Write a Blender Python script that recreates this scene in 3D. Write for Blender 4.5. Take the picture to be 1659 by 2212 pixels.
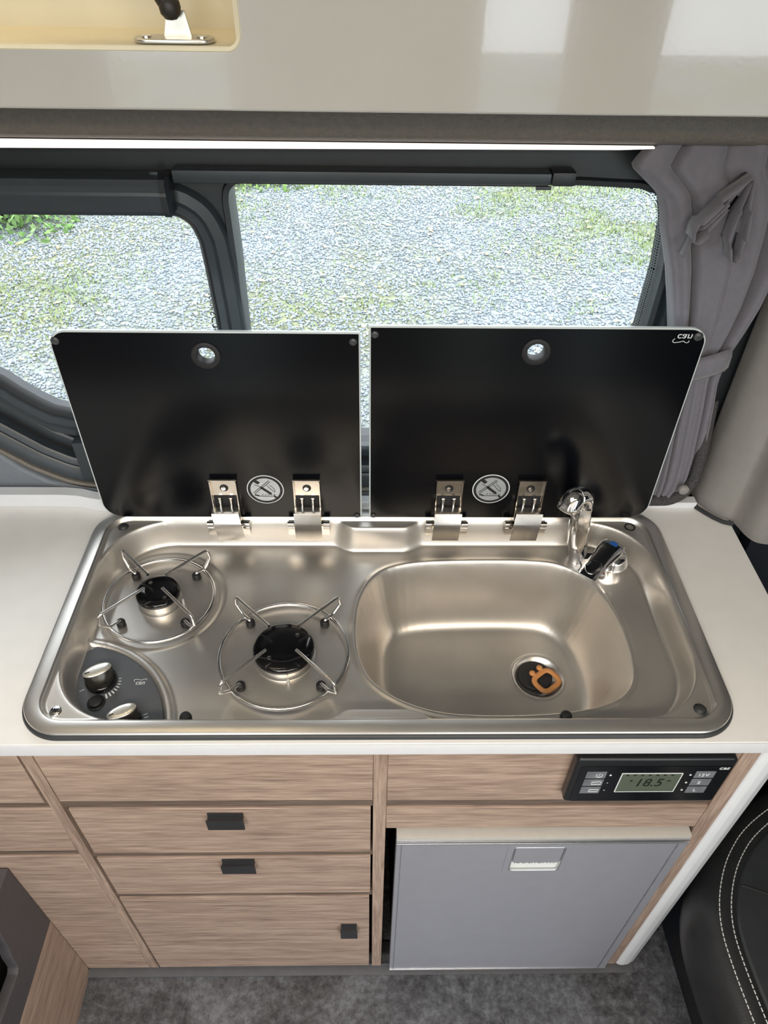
import bpy, bmesh, math
import numpy as np
from mathutils import Vector, Matrix

for o in list(bpy.data.objects):
    bpy.data.objects.remove(o)
SC = bpy.context.scene
COL = SC.collection
PI = math.pi
rng = np.random.default_rng(7)

# ------------------------------------------------------------------ camera
# z = 0 is the worktop surface, y = 0 the front edge of the hob, x = 0 its middle
cam_d = bpy.data.cameras.new('camera')
cam = bpy.data.objects.new('camera', cam_d)
COL.objects.link(cam)
cam_d.sensor_fit = 'VERTICAL'
cam_d.sensor_height = 36.0
cam_d.lens = 1582.3 / 2212 * 36.0
cam_d.clip_start = 0.02
cam_d.clip_end = 200
_p, _y, _r = 0.7376, -0.0248, 0.0188
fw = Vector((0, math.cos(_p), -math.sin(_p)))
up = Vector((0, math.sin(_p), math.cos(_p)))
rt = Vector((1, 0, 0))
RZ = Matrix.Rotation(_y, 3, 'Z')
fw, up, rt = RZ @ fw, RZ @ up, RZ @ rt
rt, up = math.cos(_r) * rt + math.sin(_r) * up, -math.sin(_r) * rt + math.cos(_r) * up
M = Matrix((rt, up, -fw)).transposed().to_4x4()
M.translation = (-0.0135, -0.4807, 0.8121)
cam.matrix_world = M
SC.camera = cam

# ------------------------------------------------------------------ world, lights, exposure
W = bpy.data.worlds.new('overcast_sky')
SC.world = W
W.use_nodes = True
bg = W.node_tree.nodes['Background']
bg.inputs[0].default_value = (0.90, 0.96, 1.0, 1)
bg.inputs[1].default_value = 3.6
SC.view_settings.view_transform = 'Standard'
SC.view_settings.look = 'None'
SC.view_settings.gamma = 1
SC.view_settings.use_curve_mapping = False
SC.view_settings.exposure = 0.45
SC.cycles.use_denoising = True
SC.cycles.max_bounces = 7
SC.cycles.diffuse_bounces = 4
SC.cycles.glossy_bounces = 4
SC.cycles.adaptive_threshold = 0.03
SC.cycles.caustics_reflective = False
SC.cycles.caustics_refractive = False
SC.cycles.transparent_max_bounces = 12
SC.cycles.sample_clamp_indirect = 8


def area(name, loc, size, power, color, rot=(0, 0, 0), portal=False):
    l = bpy.data.lights.new(name, 'AREA')
    l.shape = 'RECTANGLE'
    l.size, l.size_y = size
    l.energy = power
    l.color = color
    if portal:
        l.cycles.is_portal = True
    o = bpy.data.objects.new(name, l)
    o.location = loc
    o.rotation_euler = rot
    COL.objects.link(o)
    return o


CEIL = 1.04
area('ceiling_lamp', (0.05, -0.95, CEIL - 0.012), (1.2, 0.18), 15.0, (1.0, 0.87, 0.70))
area('locker_lamp', (-0.43, 0.235, 0.965), (0.5, 0.02), 0.42, (1.0, 0.78, 0.48))
# window, added roof hatch and shaped door-side slots (portals guide the sky light, they emit nothing)
area('portal_added_hatch', (-0.40, -0.56, CEIL + 0.032), (0.72, 0.54), 1, (1, 1, 1), (0, 0, 0), True)
area('portal_window', (-0.1, 0.505, 0.30), (1.1, 0.5), 1, (1, 1, 1), (-PI / 2, 0, 0), True)
area('portal_slot_one', (-0.56, -1.40, 0.0), (0.32, 1.7), 1, (1, 1, 1), (PI / 2, 0, 0), True)
area('portal_slot_two', (0.392, -1.40, 0.0), (0.23, 1.7), 1, (1, 1, 1), (PI / 2, 0, 0), True)
area('portal_slot_three', (1.045, -1.40, 0.0), (0.58, 1.7), 1, (1, 1, 1), (PI / 2, 0, 0), True)


# ------------------------------------------------------------------ materials
def new_mat(name):
    m = bpy.data.materials.new(name)
    m.use_nodes = True
    nt = m.node_tree
    return m, nt, nt.nodes['Principled BSDF']


def lin(c):
    return tuple(((v / 255) / 12.92 if v / 255 <= 0.04045 else ((v / 255 + 0.055) / 1.055) ** 2.4) for v in c)


def mat(name, rgb, rough=0.5, metal=0.0, noise=0.0, nscale=40.0, bump=0.0, bscale=300.0, coat=0.0, spec=0.5,
        stretch=(1, 1, 1), rvar=0.0, sheen=0.0, trans=0.0):
    """plain procedural surface: base colour varied by noise, roughness variation, fine bump"""
    m, nt, b = new_mat(name)
    c = tuple(rgb) + (1,)
    b.inputs['Base Color'].default_value = c
    b.inputs['Roughness'].default_value = rough
    b.inputs['Metallic'].default_value = metal
    b.inputs['Coat Weight'].default_value = coat
    b.inputs['Specular IOR Level'].default_value = spec
    if sheen:
        b.inputs['Sheen Weight'].default_value = sheen
    geo = nt.nodes.new('ShaderNodeNewGeometry')
    mp = nt.nodes.new('ShaderNodeMapping')
    mp.inputs['Scale'].default_value = stretch
    nt.links.new(geo.outputs['Position'], mp.inputs['Vector'])
    if noise or rvar:
        n = nt.nodes.new('ShaderNodeTexNoise')
        n.inputs['Scale'].default_value = nscale
        n.inputs['Detail'].default_value = 6
        nt.links.new(mp.outputs[0], n.inputs['Vector'])
        if noise:
            r = nt.nodes.new('ShaderNodeValToRGB')
            r.color_ramp.elements[0].position = 0.3
            r.color_ramp.elements[1].position = 0.7
            r.color_ramp.elements[0].color = tuple(v * (1 - noise) for v in rgb) + (1,)
            r.color_ramp.elements[1].color = tuple(min(1, v * (1 + noise)) for v in rgb) + (1,)
            nt.links.new(n.outputs[0], r.inputs[0])
            nt.links.new(r.outputs[0], b.inputs['Base Color'])
        if rvar:
            mr = nt.nodes.new('ShaderNodeMapRange')
            mr.inputs['To Min'].default_value = max(0, rough - rvar)
            mr.inputs['To Max'].default_value = min(1, rough + rvar)
            nt.links.new(n.outputs[0], mr.inputs['Value'])
            nt.links.new(mr.outputs[0], b.inputs['Roughness'])
    if bump:
        n2 = nt.nodes.new('ShaderNodeTexNoise')
        n2.inputs['Scale'].default_value = bscale
        n2.inputs['Detail'].default_value = 3
        nt.links.new(mp.outputs[0], n2.inputs['Vector'])
        bp = nt.nodes.new('ShaderNodeBump')
        bp.inputs['Strength'].default_value = bump
        bp.inputs['Distance'].default_value = 0.002
        nt.links.new(n2.outputs[0], bp.inputs['Height'])
        nt.links.new(bp.outputs[0], b.inputs['Normal'])
    return m


def wood(name, axis, tint=1.0):
    m, nt, b = new_mat(name)
    geo = nt.nodes.new('ShaderNodeNewGeometry')
    mp = nt.nodes.new('ShaderNodeMapping')
    s = [9.0, 9.0, 9.0]
    s['xyz'.index(axis)] = 0.55
    mp.inputs['Scale'].default_value = s
    nt.links.new(geo.outputs['Position'], mp.inputs['Vector'])
    n1 = nt.nodes.new('ShaderNodeTexNoise')
    n1.inputs['Scale'].default_value = 7.0
    n1.inputs['Detail'].default_value = 8
    n1.inputs['Roughness'].default_value = 0.72
    n1.inputs['Distortion'].default_value = 0.35
    nt.links.new(mp.outputs[0], n1.inputs['Vector'])
    n2 = nt.nodes.new('ShaderNodeTexNoise')
    n2.inputs['Scale'].default_value = 34.0
    n2.inputs['Detail'].default_value = 4
    nt.links.new(mp.outputs[0], n2.inputs['Vector'])
    mx = nt.nodes.new('ShaderNodeMix')
    mx.inputs['Factor'].default_value = 0.5
    nt.links.new(n1.outputs[0], mx.inputs['A'])
    nt.links.new(n2.outputs[0], mx.inputs['B'])
    r = nt.nodes.new('ShaderNodeValToRGB')
    e = r.color_ramp.elements
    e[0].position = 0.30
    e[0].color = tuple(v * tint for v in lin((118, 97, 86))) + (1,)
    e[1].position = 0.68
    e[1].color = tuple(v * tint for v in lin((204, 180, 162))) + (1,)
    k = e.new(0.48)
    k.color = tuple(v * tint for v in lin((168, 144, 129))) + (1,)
    nt.links.new(mx.outputs['Result'], r.inputs[0])
    nt.links.new(r.outputs[0], b.inputs['Base Color'])
    b.inputs['Roughness'].default_value = 0.55
    bp = nt.nodes.new('ShaderNodeBump')
    bp.inputs['Strength'].default_value = 0.15
    bp.inputs['Distance'].default_value = 0.001
    nt.links.new(mx.outputs['Result'], bp.inputs['Height'])
    nt.links.new(bp.outputs[0], b.inputs['Normal'])
    return m


def emit_mat(name, rgb, strength):
    m, nt, b = new_mat(name)
    b.inputs['Base Color'].default_value = tuple(rgb) + (1,)
    b.inputs['Emission Color'].default_value = tuple(rgb) + (1,)
    b.inputs['Emission Strength'].default_value = strength
    return m


def glass_mat(name, tint=(1, 1, 1), gloss=(0.9, 0.95, 1)):
    m = bpy.data.materials.new(name)
    m.use_nodes = True
    nt = m.node_tree
    nt.nodes.remove(nt.nodes['Principled BSDF'])
    t = nt.nodes.new('ShaderNodeBsdfTransparent')
    t.inputs[0].default_value = tuple(tint) + (1,)
    g = nt.nodes.new('ShaderNodeBsdfGlossy')
    g.inputs[0].default_value = tuple(gloss) + (1,)
    g.inputs['Roughness'].default_value = 0.02
    f = nt.nodes.new('ShaderNodeFresnel')
    f.inputs[0].default_value = 1.25
    mx = nt.nodes.new('ShaderNodeMixShader')
    nt.links.new(f.outputs[0], mx.inputs[0])
    nt.links.new(t.outputs[0], mx.inputs[1])
    nt.links.new(g.outputs[0], mx.inputs[2])
    nt.links.new(mx.outputs[0], nt.nodes['Material Output'].inputs[0])
    return m


def island_mat(name, cols, rough=0.9):
    """colour picked per loose piece (pebble, blade, leaf)"""
    m, nt, b = new_mat(name)
    geo = nt.nodes.new('ShaderNodeNewGeometry')
    r = nt.nodes.new('ShaderNodeValToRGB')
    r.color_ramp.interpolation = 'LINEAR'
    e = r.color_ramp.elements
    n = len(cols)
    e[0].color = tuple(cols[0]) + (1,)
    e[1].color = tuple(cols[-1]) + (1,)
    for i in range(1, n - 1):
        k = e.new(i / (n - 1))
        k.color = tuple(cols[i]) + (1,)
    nt.links.new(geo.outputs['Random Per Island'], r.inputs[0])
    nt.links.new(r.outputs[0], b.inputs['Base Color'])
    b.inputs['Roughness'].default_value = rough
    return m


MT = {}
MT['counter'] = mat('white_laminate', (0.85, 0.84, 0.82), 0.34, noise=0.02, nscale=30, bump=0.06, bscale=900)
MT['counter_edge'] = mat('white_edging', (0.74, 0.75, 0.78), 0.4, noise=0.02, nscale=60)
MT['steel'] = mat('brushed_steel', (0.76, 0.72, 0.67), 0.40, 0.90, noise=0.05, nscale=14, bump=0.03, bscale=700, rvar=0.05)
MT['steel_rim'] = mat('steel_rim', (0.76, 0.73, 0.69), 0.34, 0.92, noise=0.04, nscale=20, bump=0.02, bscale=800)
MT['chrome'] = mat('chrome', (0.86, 0.86, 0.87), 0.07, 1.0, noise=0.02, nscale=30)
MT['wire'] = mat('chromed_wire', (0.90, 0.89, 0.88), 0.20, 1.0, noise=0.03, nscale=60)
MT['hinge'] = mat('nickel_plate', (0.52, 0.49, 0.45), 0.20, 1.0, noise=0.08, nscale=50)
MT['gasket'] = mat('dark_gasket', (0.03, 0.033, 0.036), 0.5, noise=0.1, nscale=60)
MT['rubber'] = mat('black_rubber', (0.014, 0.014, 0.015), 0.55, noise=0.1, nscale=80)
MT['enamel'] = mat('black_enamel', (0.006, 0.006, 0.007), 0.10, noise=0.1, nscale=30, coat=0.3)
MT['lidblack'] = mat('black_printed_glass', (0.0025, 0.003, 0.0045), 0.22, noise=0.1, nscale=10, spec=0.27)
MT['lidedge'] = mat('glass_edge', (0.62, 0.68, 0.68), 0.12, noise=0.03, nscale=20, spec=0.6)
MT['white_print'] = mat('white_print', (0.80, 0.82, 0.84), 0.5, noise=0.03, nscale=90)
MT['sticker'] = mat('silver_sticker', (0.50, 0.53, 0.56), 0.35, 0.4, noise=0.05, nscale=90)
MT['panel'] = mat('control_panel_grey', (0.085, 0.09, 0.10), 0.42, noise=0.05, nscale=200)
MT['knob_side'] = mat('knob_gunmetal', (0.10, 0.095, 0.088), 0.28, 0.85, noise=0.05, nscale=80)
MT['knob_top'] = mat('knob_silver', (0.80, 0.77, 0.70), 0.26, 0.75, noise=0.03, nscale=80)
MT['wood_x'] = wood('wood_grain_across', 'x', 0.93)
MT['wood_z'] = wood('wood_grain_upright', 'z', 0.9)
MT['wood_y'] = wood('wood_grain_along', 'y', 0.95)
MT['wood_shade'] = wood('wood_grain_shaded', 'x', 0.33)  # same wood, tint lowered to paint the shade in the drawer gaps
MT['handle'] = mat('black_metal_pull', (0.030, 0.031, 0.035), 0.42, 0.2, noise=0.1, nscale=90)
MT['fridge'] = mat('grey_metallic_laminate', (0.365, 0.37, 0.42), 0.40, 0.3, noise=0.025, nscale=30, bump=0.04, bscale=500)
MT['fridge_alu'] = mat('fridge_aluminium', (0.70, 0.72, 0.75), 0.28, 0.9, noise=0.03, nscale=60)
MT['fridge_top'] = mat('fridge_frame_beige', (0.55, 0.52, 0.48), 0.5, 0.1, noise=0.03, nscale=60)
MT['white_plastic'] = mat('white_plastic', (0.82, 0.84, 0.82), 0.35, noise=0.02, nscale=60)
MT['gap_shade'] = mat('cavity_shade', (0.012, 0.012, 0.014), 0.7, noise=0.1, nscale=30)  # near-black base colour stands in for the shade inside cavities
MT['kick'] = mat('grey_kick_strip', (0.115, 0.115, 0.125), 0.5, noise=0.08, nscale=60)
MT['white_gloss'] = mat('white_lacquer', (0.80, 0.82, 0.86), 0.25, noise=0.02, nscale=30)
MT['face'] = mat('locker_gloss_beige', (0.455, 0.435, 0.405), 0.11, noise=0.02, nscale=18, bump=0.02, bscale=250, coat=1.0)
MT['cream_warm_lit'] = mat('locker_inside_warm_lit', (0.68, 0.62, 0.46), 0.45, noise=0.03, nscale=30)  # cream base with the warm tint of the locker light mixed in
MT['pelmet'] = mat('textured_grey_plastic', (0.175, 0.157, 0.135), 0.55, noise=0.1, nscale=200, bump=0.6, bscale=420)
MT['dark'] = mat('dark_frame_plastic', (0.016, 0.020, 0.024), 0.42, noise=0.12, nscale=40, bump=0.05, bscale=600)
MT['dark2'] = mat('dark_frame_satin', (0.034, 0.042, 0.050), 0.36, noise=0.08, nscale=40)
MT['navy'] = mat('dark_navy_lining', (0.008, 0.011, 0.018), 0.6, noise=0.15, nscale=30, bump=0.05, bscale=500)
MT['lining'] = mat('grey_wall_lining', (0.185, 0.205, 0.235), 0.6, noise=0.05, nscale=200, bump=0.15, bscale=500)
MT['pillar'] = mat('pillar_trim_beige', (0.27, 0.258, 0.245), 0.6, noise=0.05, nscale=60, bump=0.08, bscale=500)
MT['curtain'] = mat('grey_curtain_cloth', (0.165, 0.158, 0.185), 0.85, noise=0.05, nscale=120, bump=0.12, bscale=1200, sheen=0.3)
MT['braid'] = mat('dark_braided_cord', (0.055, 0.052, 0.055), 0.85, noise=0.5, nscale=420, bump=0.9, bscale=420)
MT['floor'] = None
MT['seat'] = mat('black_leather', (0.018, 0.019, 0.021), 0.42, noise=0.15, nscale=40, bump=0.15, bscale=420)
MT['seat2'] = mat('dark_leather_centre', (0.032, 0.036, 0.040), 0.40, noise=0.1, nscale=30, bump=0.12, bscale=420)
MT['thread'] = mat('white_thread', (0.75, 0.76, 0.77), 0.7, noise=0.05, nscale=200)
MT['bench_grey'] = mat('bench_grey_panel', (0.085, 0.080, 0.088), 0.5, noise=0.05, nscale=80)
MT['ceiling'] = mat('van_ceiling_fabric', (0.62, 0.58, 0.52), 0.8, noise=0.03, nscale=60)
MT['wall'] = mat('van_wall_panel', (0.46, 0.45, 0.43), 0.7, noise=0.03, nscale=60)
MT['orange'] = mat('orange_silicone', (0.80, 0.36, 0.13), 0.5, noise=0.06, nscale=60)
MT['plug'] = mat('dark_plug_rubber', (0.022, 0.022, 0.023), 0.6, noise=0.1, nscale=80)
MT['blue'] = mat('blue_dot', (0.03, 0.14, 0.50), 0.4, noise=0.03, nscale=60)
MT['ctrl'] = mat('black_control_housing', (0.012, 0.013, 0.015), 0.30, noise=0.1, nscale=90)
MT['ctrl_glass'] = mat('control_face', (0.005, 0.006, 0.008), 0.16, noise=0.1, nscale=90)
MT['key'] = mat('grey_key', (0.16, 0.17, 0.19), 0.4, noise=0.2, nscale=60)
MT['lcd'] = mat('lcd_olive', (0.095, 0.115, 0.085), 0.3, noise=0.05, nscale=60)
MT['lcd_ink'] = mat('lcd_digit', (0.012, 0.016, 0.010), 0.4, noise=0.05, nscale=60)
MT['glass'] = glass_mat('window_glass')
MT['zinc'] = mat('zinc_bracket', (0.62, 0.60, 0.55), 0.3, 0.9, noise=0.08, nscale=90)
MT['strut'] = mat('dark_strut', (0.020, 0.016, 0.013), 0.5, noise=0.1, nscale=90)
MT['led'] = emit_mat('led_diffuser', (1.0, 0.90, 0.84), 0.75)


def floor_material():
    m, nt, b = new_mat('vinyl_concrete_floor')
    geo = nt.nodes.new('ShaderNodeNewGeometry')
    n1 = nt.nodes.new('ShaderNodeTexNoise')
    n1.inputs['Scale'].default_value = 9
    n1.inputs['Detail'].default_value = 9
    n1.inputs['Roughness'].default_value = 0.72
    n1.inputs['Distortion'].default_value = 0.6
    n2 = nt.nodes.new('ShaderNodeTexNoise')
    n2.inputs['Scale'].default_value = 60
    n2.inputs['Detail'].default_value = 6
    n2.inputs['Roughness'].default_value = 0.8
    for n in (n1, n2):
        nt.links.new(geo.outputs['Position'], n.inputs['Vector'])
    mx = nt.nodes.new('ShaderNodeMix')
    mx.inputs['Factor'].default_value = 0.55
    nt.links.new(n1.outputs[0], mx.inputs['A'])
    nt.links.new(n2.outputs[0], mx.inputs['B'])
    r = nt.nodes.new('ShaderNodeValToRGB')
    e = r.color_ramp.elements
    e[0].position, e[0].color = 0.40, (0.030, 0.030, 0.034, 1)
    e[1].position, e[1].color = 0.61, (0.19, 0.197, 0.222, 1)
    k = e.new(0.5)
    k.color = (0.092, 0.093, 0.102, 1)
    nt.links.new(mx.outputs['Result'], r.inputs[0])
    nt.links.new(r.outputs[0], b.inputs['Base Color'])
    b.inputs['Roughness'].default_value = 0.5
    bp = nt.nodes.new('ShaderNodeBump')
    bp.inputs['Strength'].default_value = 0.2
    bp.inputs['Distance'].default_value = 0.002
    nt.links.new(n2.outputs[0], bp.inputs['Height'])
    nt.links.new(bp.outputs[0], b.inputs['Normal'])
    return m


def ground_material():
    m, nt, b = new_mat('gravel_bed')
    geo = nt.nodes.new('ShaderNodeNewGeometry')
    n1 = nt.nodes.new('ShaderNodeTexNoise')
    n1.inputs['Scale'].default_value = 0.9
    n1.inputs['Detail'].default_value = 5
    n2 = nt.nodes.new('ShaderNodeTexNoise')
    n2.inputs['Scale'].default_value = 22
    n2.inputs['Detail'].default_value = 6
    for n in (n1, n2):
        nt.links.new(geo.outputs['Position'], n.inputs['Vector'])
    r = nt.nodes.new('ShaderNodeValToRGB')
    e = r.color_ramp.elements
    e[0].position, e[0].color = 0.40, (0.27, 0.31, 0.34, 1)
    e[1].position, e[1].color = 0.62, (0.21, 0.23, 0.13, 1)
    nt.links.new(n1.outputs[0], r.inputs[0])
    r2 = nt.nodes.new('ShaderNodeValToRGB')
    r2.color_ramp.elements[0].position, r2.color_ramp.elements[0].color = 0.35, (0.45, 0.45, 0.45, 1)
    r2.color_ramp.elements[1].position, r2.color_ramp.elements[1].color = 0.65, (1, 1, 1, 1)
    nt.links.new(n2.outputs[0], r2.inputs[0])
    mx = nt.nodes.new('ShaderNodeMix')
    mx.data_type = 'RGBA'
    mx.blend_type = 'MULTIPLY'
    mx.inputs['Factor'].default_value = 1
    nt.links.new(r.outputs[0], mx.inputs['A'])
    nt.links.new(r2.outputs[0], mx.inputs['B'])
    nt.links.new(mx.outputs['Result'], b.inputs['Base Color'])
    b.inputs['Roughness'].default_value = 0.9
    return m


MT['floor'] = floor_material()
MT['ground'] = ground_material()


# ------------------------------------------------------------------ helpers
def finish(name, me, material, parent=None, smooth=None):
    if material is not None:
        me.materials.clear()
        me.materials.append(MT[material] if isinstance(material, str) else material)
    if smooth is not None:
        me.shade_smooth()
        if smooth < 180:
            me.set_sharp_from_angle(angle=math.radians(smooth))
    o = bpy.data.objects.new(name, me)
    COL.objects.link(o)
    if parent is not None:
        attach(o, parent)
    return o


def world_loc(o):
    """parts carry their shape in world coordinates; only an Empty at a thing's base has an offset"""
    return o.location.copy() if o.type == 'EMPTY' else Vector((0, 0, 0))


def attach(o, parent):
    o.parent = parent
    o.matrix_parent_inverse = Matrix.Translation(-world_loc(parent))


def tag(o, label, cat, group=None, kind=None):
    o['label'] = label
    if cat:
        o['category'] = cat
    if group:
        o['group'] = group
    if kind:
        o['kind'] = kind
    return o


def thing(name, label, cat, loc=(0, 0, 0), group=None, kind=None):
    o = bpy.data.objects.new(name, None)
    o.empty_display_size = 0.05
    o.location = loc
    COL.objects.link(o)
    return tag(o, label, cat, group, kind)


def pydata(name, v, f, material, parent=None, smooth=None):
    me = bpy.data.meshes.new(name)
    me.from_pydata([tuple(p) for p in v], [], [tuple(q) for q in f])
    me.validate()
    bm = bmesh.new()
    bm.from_mesh(me)
    bmesh.ops.recalc_face_normals(bm, faces=bm.faces)
    bm.to_mesh(me)
    bm.free()
    return finish(name, me, material, parent, smooth)


class MB:
    """collects shapes of ONE part"""
    def __init__(self):
        self.v, self.f = [], []

    def add(self, v, f):
        k = len(self.v)
        self.v += [tuple(p) for p in v]
        self.f += [tuple(i + k for i in q) for q in f]
        return self

    def box(self, x0, x1, y0, y1, z0, z1):
        v = [(x, y, z) for z in (z0, z1) for y in (y0, y1) for x in (x0, x1)]
        return self.add(v, [(0, 2, 3, 1), (4, 5, 7, 6), (0, 1, 5, 4), (2, 6, 7, 3), (0, 4, 6, 2), (1, 3, 7, 5)])

    def tube(self, pts, r, n=10, closed=False):
        return self.add(*tube_data(pts, r, n, closed))

    def lathe(self, c, prof, n=40, axis='z'):
        return self.add(*lathe_data(c, prof, n, axis))

    def build(self, name, material, parent=None, smooth=None):
        return pydata(name, self.v, self.f, material, parent, smooth)


def box(name, x0, x1, y0, y1, z0, z1, material, parent=None, bevel=0.0, seg=2):
    bm = bmesh.new()
    bmesh.ops.create_cube(bm, size=1)
    for v in bm.verts:
        v.co = Vector((x0 + (v.co.x + .5) * (x1 - x0), y0 + (v.co.y + .5) * (y1 - y0), z0 + (v.co.z + .5) * (z1 - z0)))
    if bevel:
        bmesh.ops.bevel(bm, geom=list(bm.edges), offset=bevel, segments=seg, profile=0.7, affect='EDGES')
    me = bpy.data.meshes.new(name)
    bm.to_mesh(me)
    bm.free()
    return finish(name, me, material, parent, 40 if bevel else None)


def tube_data(pts, r, n=10, closed=False):
    P = [Vector(p) for p in pts]
    m = len(P)
    rr = r if hasattr(r, '__len__') else [r] * m
    v, f = [], []
    nrm = None
    for i in range(m):
        a = P[i - 1] if (i > 0 or closed) else P[i]
        b = P[(i + 1) % m] if (i < m - 1 or closed) else P[i]
        t = (b - a).normalized()
        if nrm is None:
            nrm = t.orthogonal().normalized()
        nrm = (nrm - t * nrm.dot(t)).normalized()
        bi = t.cross(nrm)
        for k in range(n):
            a_ = 2 * PI * k / n
            v.append(P[i] + (nrm * math.cos(a_) + bi * math.sin(a_)) * rr[i])
    for i in range(m if closed else m - 1):
        j = (i + 1) % m
        for k in range(n):
            l = (k + 1) % n
            f.append((i * n + k, i * n + l, j * n + l, j * n + k))
    if not closed:
        f.append(tuple(range(n)))
        f.append(tuple((m - 1) * n + k for k in range(n)))
    return v, f


def lathe_data(c, prof, n=40, axis='z'):
    v, f = [], []
    m = len(prof)
    for (r, h) in prof:
        for k in range(n):
            a = 2 * PI * k / n
            p = (r * math.cos(a), r * math.sin(a), h)
            if axis == 'y':      # axis towards the viewer: h along -y
                p = (p[0], -p[2], p[1])
            elif axis == 'x':
                p = (p[2], p[0], p[1])
            v.append((c[0] + p[0], c[1] + p[1], c[2] + p[2]))
    for i in range(m - 1):
        for k in range(n):
            l = (k + 1) % n
            f.append((i * n + k, i * n + l, (i + 1) * n + l, (i + 1) * n + k))
    f.append(tuple(range(n)))
    f.append(tuple((m - 1) * n + k for k in range(n)))
    return v, f


def fillet(pts, rad, n=5, closed=False):
    """round the corners of a 3D or 2D polyline"""
    P = [Vector(p) for p in pts]
    m = len(P)
    out = []
    for i in range(m):
        if not closed and i in (0, m - 1):
            out.append(P[i])
            continue
        a, b, c = P[i - 1], P[i], P[(i + 1) % m]
        ra = rad[i] if hasattr(rad, '__len__') else rad
        if ra <= 0:
            out.append(b)
            continue
        d1, d2 = (a - b), (c - b)
        ang = d1.angle(d2)
        t = min(ra / max(math.tan(ang / 2), 1e-3), d1.length * .49, d2.length * .49)
        p0, p1 = b + d1.normalized() * t, b + d2.normalized() * t
        for k in range(n + 1):
            s = k / n
            out.append(p0 * (1 - s) ** 2 + b * 2 * s * (1 - s) + p1 * s * s)
    return out


def chaikin(P, it=2):
    for _ in range(it):
        Q = []
        for i in range(len(P)):
            a, b = np.array(P[i]), np.array(P[(i + 1) % len(P)])
            Q += [a * .75 + b * .25, a * .25 + b * .75]
        P = Q
    return P


def rrect(x0, x1, y0, y1, r, n=8):
    """rounded rectangle outline; r = one radius or (bl, br, tr, tl)"""
    if not hasattr(r, '__len__'):
        r = (r,) * 4
    out = []
    for (cx, cy, a0, q) in ((x0, y0, PI, r[0]), (x1, y0, 1.5 * PI, r[1]), (x1, y1, 0, r[2]), (x0, y1, .5 * PI, r[3])):
        sx = 1 if cx == x0 else -1
        sy = 1 if cy == y0 else -1
        if q <= 0:
            out.append((cx, cy))
            continue
        for k in range(n + 1):
            a = a0 + .5 * PI * k / n
            out.append((cx + sx * q + q * math.cos(a), cy + sy * q + q * math.sin(a)))
    return out


def circle(cx, cy, r, n=32, ry=None):
    return [(cx + r * math.cos(2 * PI * k / n), cy + (ry or r) * math.sin(2 * PI * k / n)) for k in range(n)]


FR = {'XY': Matrix(((1, 0, 0), (0, 1, 0), (0, 0, 1))).to_4x4(),
      'XZ': Matrix(((1, 0, 0), (0, 0, -1), (0, 1, 0))).to_4x4(),     # local z comes towards -y
      'YZ': Matrix(((0, 0, 1), (1, 0, 0), (0, 1, 0))).to_4x4()}      # local z goes +x


def curve_mesh(cu, frame, at):
    ob = bpy.data.objects.new('tmp', cu)
    me = bpy.data.meshes.new_from_object(ob)
    bpy.data.objects.remove(ob)
    bpy.data.curves.remove(cu)
    if frame == 'XY':
        T = Matrix.Translation((0, 0, at))
    elif frame == 'XZ':
        T = Matrix.Translation((0, at, 0))
    else:
        T = Matrix.Translation((at, 0, 0))
    me.transform(T @ FR[frame])
    return me


def plate(name, loops, thick, frame, at, material, parent=None, bevel=0.0, smooth=35):
    """flat plate with holes; 'at' is the plane its front (viewer) face lies on"""
    cu = bpy.data.curves.new(name, 'CURVE')
    cu.dimensions = '2D'
    cu.fill_mode = 'BOTH'
    for L in loops:
        s = cu.splines.new('POLY')
        s.points.add(len(L) - 1)
        for i, p in enumerate(L):
            s.points[i].co = (p[0], p[1], 0, 1)
        s.use_cyclic_u = True
    cu.extrude = max(thick / 2 - bevel, 1e-5)
    if bevel:
        cu.bevel_depth = bevel
        cu.bevel_resolution = 2
        cu.offset = -bevel
    off = {'XY': at - thick / 2, 'XZ': at + thick / 2, 'YZ': at - thick / 2}[frame]
    me = curve_mesh(cu, frame, off)
    me.name = name
    return finish(name, me, material, parent, smooth)


def text(name, s, size, x, y, frame, at, material, parent=None, sx=1.0, sy=1.0, shear=0.0, rot=0.0, extrude=0.0002):
    cu = bpy.data.curves.new(name, 'FONT')
    cu.body = s
    cu.size = size
    cu.extrude = extrude
    cu.resolution_u = 3
    cu.align_x = 'CENTER'
    cu.align_y = 'CENTER'
    cu.shear = shear
    ob = bpy.data.objects.new('tmp', cu)
    me = bpy.data.meshes.new_from_object(ob)
    bpy.data.objects.remove(ob)
    bpy.data.curves.remove(cu)
    L = Matrix.Translation((x, y, 0)) @ Matrix.Rotation(rot, 4, 'Z') @ Matrix.Diagonal((sx, sy, 1, 1))
    A = {'XY': (0, 0, at), 'XZ': (0, at, 0), 'YZ': (at, 0, 0)}[frame]
    me.transform(Matrix.Translation(A) @ FR[frame] @ L)
    me.name = name
    return finish(name, me, material, parent)


def copy_part(o, parent, d=(0, 0, 0)):
    c = o.copy()
    COL.objects.link(c)
    c.parent = parent
    c.matrix_parent_inverse = Matrix.Translation(-world_loc(parent))
    c.location = Vector(o.location) + Vector(d)
    return c


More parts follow.
